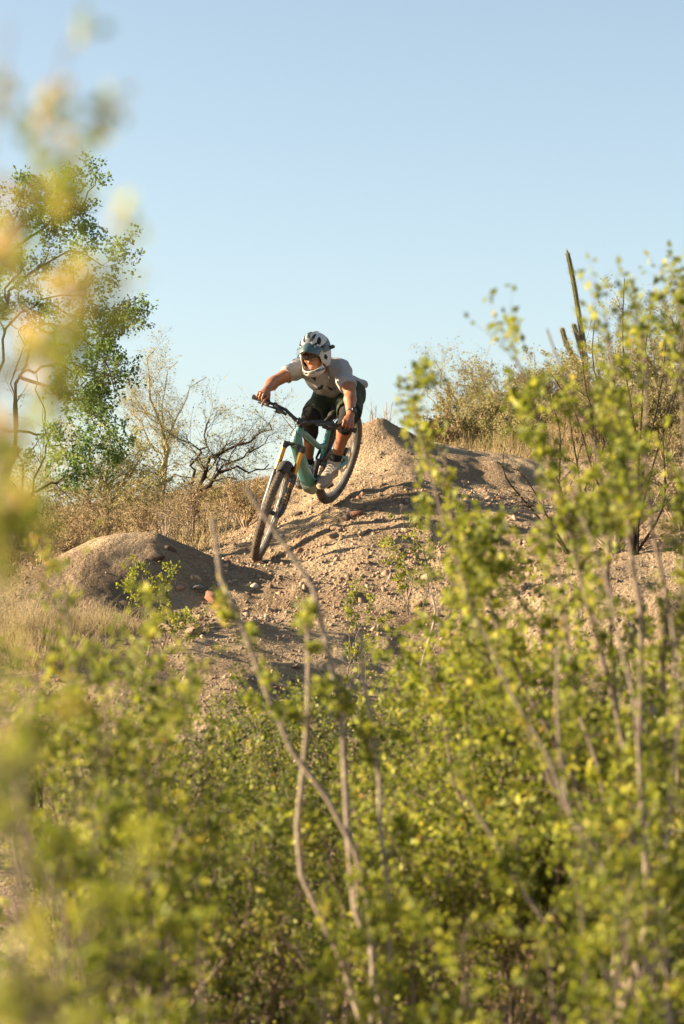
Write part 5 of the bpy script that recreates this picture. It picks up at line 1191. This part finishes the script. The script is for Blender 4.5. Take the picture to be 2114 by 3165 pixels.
cres('leafy creosote low at the bottom right in front of the pale stems', 5.0, 1950, [(1700, 2780), (1800, 2700), (1890, 2760), (1980, 2680), (2070, 2740), (2150, 2690), (1850, 2880), (2040, 2880)], 195, n1=14, n2=6, leaf_n=9, lsize=.0098, l1=(.08, .20), l2=(.04, .11), rad=(.006, .002), t0=.25)
cres('leafy creosote low at the bottom centre around the long bare stems', 5.3, 1150, [(900, 2900), (1000, 2840), (1100, 2900), (1220, 2830), (1330, 2890), (1440, 2840)], 196, n1=13, n2=6, leaf_n=9, lsize=.0098, l1=(.08, .20), l2=(.04, .11), rad=(.006, .002), t0=.25)
cres('full creosote filling the middle right between the long stems and the bank', 8.2, 1500, [(1270, 2150), (1350, 2080), (1430, 2160), (1510, 2080), (1600, 2160), (1680, 2240), (1320, 2320), (1460, 2330)], 197, n1=15, n2=7, leaf_n=9, lsize=.0105, rad=(.008, .002), keep=kr)
# unseen creosote added beyond the left edge to shade the ground
for i_, (d_, bx_) in enumerate([(7.5, -700), (9.5, -550), (11.5, -500)]):
    cres(('nearest', 'middle', 'farthest')[i_]+' unseen creosote bush added outside the left edge for shade', d_, bx_, [(bx_+q, 3000-d_*75-abs(q)*.4) for q in (-300, -180, -80, 0, 90, 190, 300)], 180+i_, n1=13, n2=6, leaf_n=10, lm=L_MID, lsize=0.0111, group='creosote added outside the frame for shade')
cres('open creosote with pale forked stems leaning left at lower right', 5.5, 2050,
     [[(2040, 3150), (1900, 2850), (1780, 2560), (1690, 2330), (1560, 2100), (1460, 1900), (1400, 1780)], [(2000, 3100), (1860, 2700), (1740, 2440), (1720, 2200), (1730, 2000)], [(2060, 3100), (2000, 2650), (1975, 2350), (1930, 2050), (1880, 1800), (1800, 1600)], [(2060, 3150), (2040, 2800), (2080, 2500), (2100, 2200), (2070, 1900)], [(1980, 3150), (1700, 2900), (1560, 2650), (1420, 2450)]],
     115, wobk=.6, rad=(.0082, .0030), n1=7, n2=5, l1=(.10, .26), l2=(.06, .16), leaf_n=10, lsize=0.0117, dspread=.12, t0=.35, bark=TWIGS, keep=kr)
# long bare stems rising past the front wheel
cres('creosote with three long bare blurred stems rising in front of the bike', 6.0, 1120,
     [[(1180, 3150), (1095, 2780), (1070, 2500), (1060, 2200), (1010, 2000), (960, 1810), (890, 1690), (745, 1500)], [(1150, 3200), (1120, 2700), (1000, 2450), (920, 2350), (830, 2170), (760, 1960), (672, 1750), (648, 1600)], [(1130, 3200), (930, 2700), (925, 2500), (945, 2250), (958, 2000), (955, 1900)], [(1200, 3200), (1200, 2800), (1170, 2400), (1130, 2100), (1110, 1950)]],
     111, wobk=.45, rad=(.0105, .0062), n1=6, n2=5, l1=(.06, .16), l2=(.03, .08), leaf_n=10, lsize=0.0117, dspread=.05, t0=.45, bark=TWIGS)
# very near bush at the left
cres('very near blurred creosote branches along the left edge', 1.75, -150,
     [[(-90, 2800), (-80, 2000), (-60, 1300), (30, 800), (150, 420), (215, 120)], [(-90, 2700), (-80, 1900), (-20, 1300), (110, 850), (230, 480), (330, 330)], [(-90, 2700), (-70, 1800), (0, 1200), (150, 800), (300, 720), (400, 735)], [(-100, 2600), (-120, 1500), (-70, 600), (40, 60)], [(-60, 2600), (-60, 1900), (40, 1500), (130, 1150), (200, 1000)]],
     112, rad=(.0024, .0009), n1=22, n2=3, l1=(.03, .085), l2=(.012, .03), leaf_n=3, lsize=0.0083, dspread=.10, t0=.77, lm=L_NEARO, bark=TWIGS)
cres('very near blurred creosote clump in the lower left corner', 1.9, 60,
     [[(120, 2900), (200, 2600), (280, 2450), (350, 2230)], [(80, 2900), (130, 2500), (180, 2250)], [(40, 2900), (60, 2600), (40, 2300), (0, 2150)], [(180, 2950), (300, 2750), (420, 2650)], [(60, 3000), (0, 2700), (-60, 2400)], [(200, 3050), (330, 2950), (460, 2900)], [(100, 2800), (60, 2500), (90, 2100)]],
     113, rad=(.004, .0014), n1=11, n2=5, l1=(.04, .11), l2=(.015, .04), leaf_n=6, lsize=0.0078, dspread=.12, t0=.2)
cres('near creosote stems rising from the bottom edge at left', 3.6, 250, [(60, 2500), (180, 2600), (300, 2530), (420, 2650), (520, 2770), (620, 2900), (120, 2750), (360, 2850)], 114, rad=(.007, .002), n1=13, n2=6, l1=(.07, .18), l2=(.03, .07), leaf_n=6, lsize=0.0113, dspread=.25, t0=.3)
for i_, (px_, d_, top_, w_, lab_) in enumerate([(700, 9.8, 2480, 520, 'tangle of dead pale sticks low in the wash left of the long stems'), (1180, 9.9, 2450, 520, 'tangle of dead pale sticks low in the wash right of the long stems'), (1700, 9.2, 2420, 560, 'tangle of dead sticks under the right hand bush'), (350, 9.4, 2480, 520, 'tangle of dead sticks under the left hand bush'), (950, 7.6, 2780, 620, 'dead sticks at the bottom edge in the middle'), (1550, 7.4, 2740, 620, 'dead sticks at the bottom edge right of the middle')]):
    brush(lab_, px_, d_, top_, w_, 230+i_, 12, leafmat=L_DRY, bark=TWIGD if i_ % 2 == 0 else TWIGB, leaf_n=1, name='dead_brush', group='dead brush in the wash', lsize=0.0085, lv=(6, 4))
# small green sprigs on the dirt
for k_, (px_, d_, tips, lab) in enumerate([(440, 15.2, [(380, 1760), (420, 1745), (455, 1750), (500, 1765), (545, 1755), (400, 1790)], 'small bright green sprig growing in front of the left mound'), (1260, 15.6, [(1200, 1590), (1240, 1560), (1290, 1600), (1170, 1680), (1320, 1640)], 'thin green sprig on the sunny dirt right of the rider'),
                                           (520, 14.6, [(470, 1900), (520, 1880), (580, 1900), (640, 1890), (450, 1930)], 'low green plant on the gravel above the lower mound'), (1130, 14.6, [(1060, 1830), (1110, 1800), (1160, 1820), (1200, 1850)], 'low yellowish sprig on the dirt below the rider')]):
    cres(lab, d_, px_, tips, 130+k_, rad=(.004, .0015), n1=8, n2=4, l1=(.06, .14), l2=(.03, .07), leaf_n=4, lsize=0.0120, lm=L_NEAR, keep=None, group='small green plants on the dirt', dspread=.08, name='small_plant')
# bare dead twigs standing in the hollow
for k_, (px_, d_, pts, lab) in enumerate([(1280, 12.6, [[(1290, 2140), (1330, 1960), (1380, 1850), (1410, 1790)], [(1320, 2000), (1345, 1900), (1330, 1820)], [(1340, 1960), (1390, 1900), (1400, 1850)]], 'pale forked dead twig standing in the shaded hollow'),
                                          (440, 11.5, [[(430, 2230), (445, 2080), (462, 2000)], [(430, 2240), (400, 2200), (390, 2185)], [(425, 2260), (480, 2230), (530, 2270)]], 'pale dead twig with a bent tip at lower left'),
                                          (130, 11.5, [[(128, 2480), (130, 2330), (150, 2250)], [(126, 2480), (100, 2350), (80, 2310)], [(130, 2400), (160, 2300), (175, 2230)]], 'dark forked dead twig at the lower left'),
                                          (640, 11.0, [[(560, 2420), (650, 2350), (740, 2290), (830, 2215), (870, 2130)], [(830, 2210), (900, 2230), (960, 2225)], [(720, 2340), (725, 2290), (720, 2270)]], 'long dark fallen branch slanting up below the gravel')]):
    rg_ = np.random.RandomState(150+k_); b_ = at_ground(px_, d_)
    plant('dead_twig', lab, 'twig', b_, [([b_] if i == 0 and k_ != 3 else [])+[P(q[0], q[1], d_) for q in p_] for i, p_ in enumerate(pts)], [(.010, .004)]*len(pts), [dict(n=5, t0=.3, t1=1, l0=.06, l1=.18, ang=45, K=4, up=.1, rr=.5, jit=.2)], rg_, TWIGP if k_ < 2 else TWIGD, None, None, group='dead twigs in the wash')
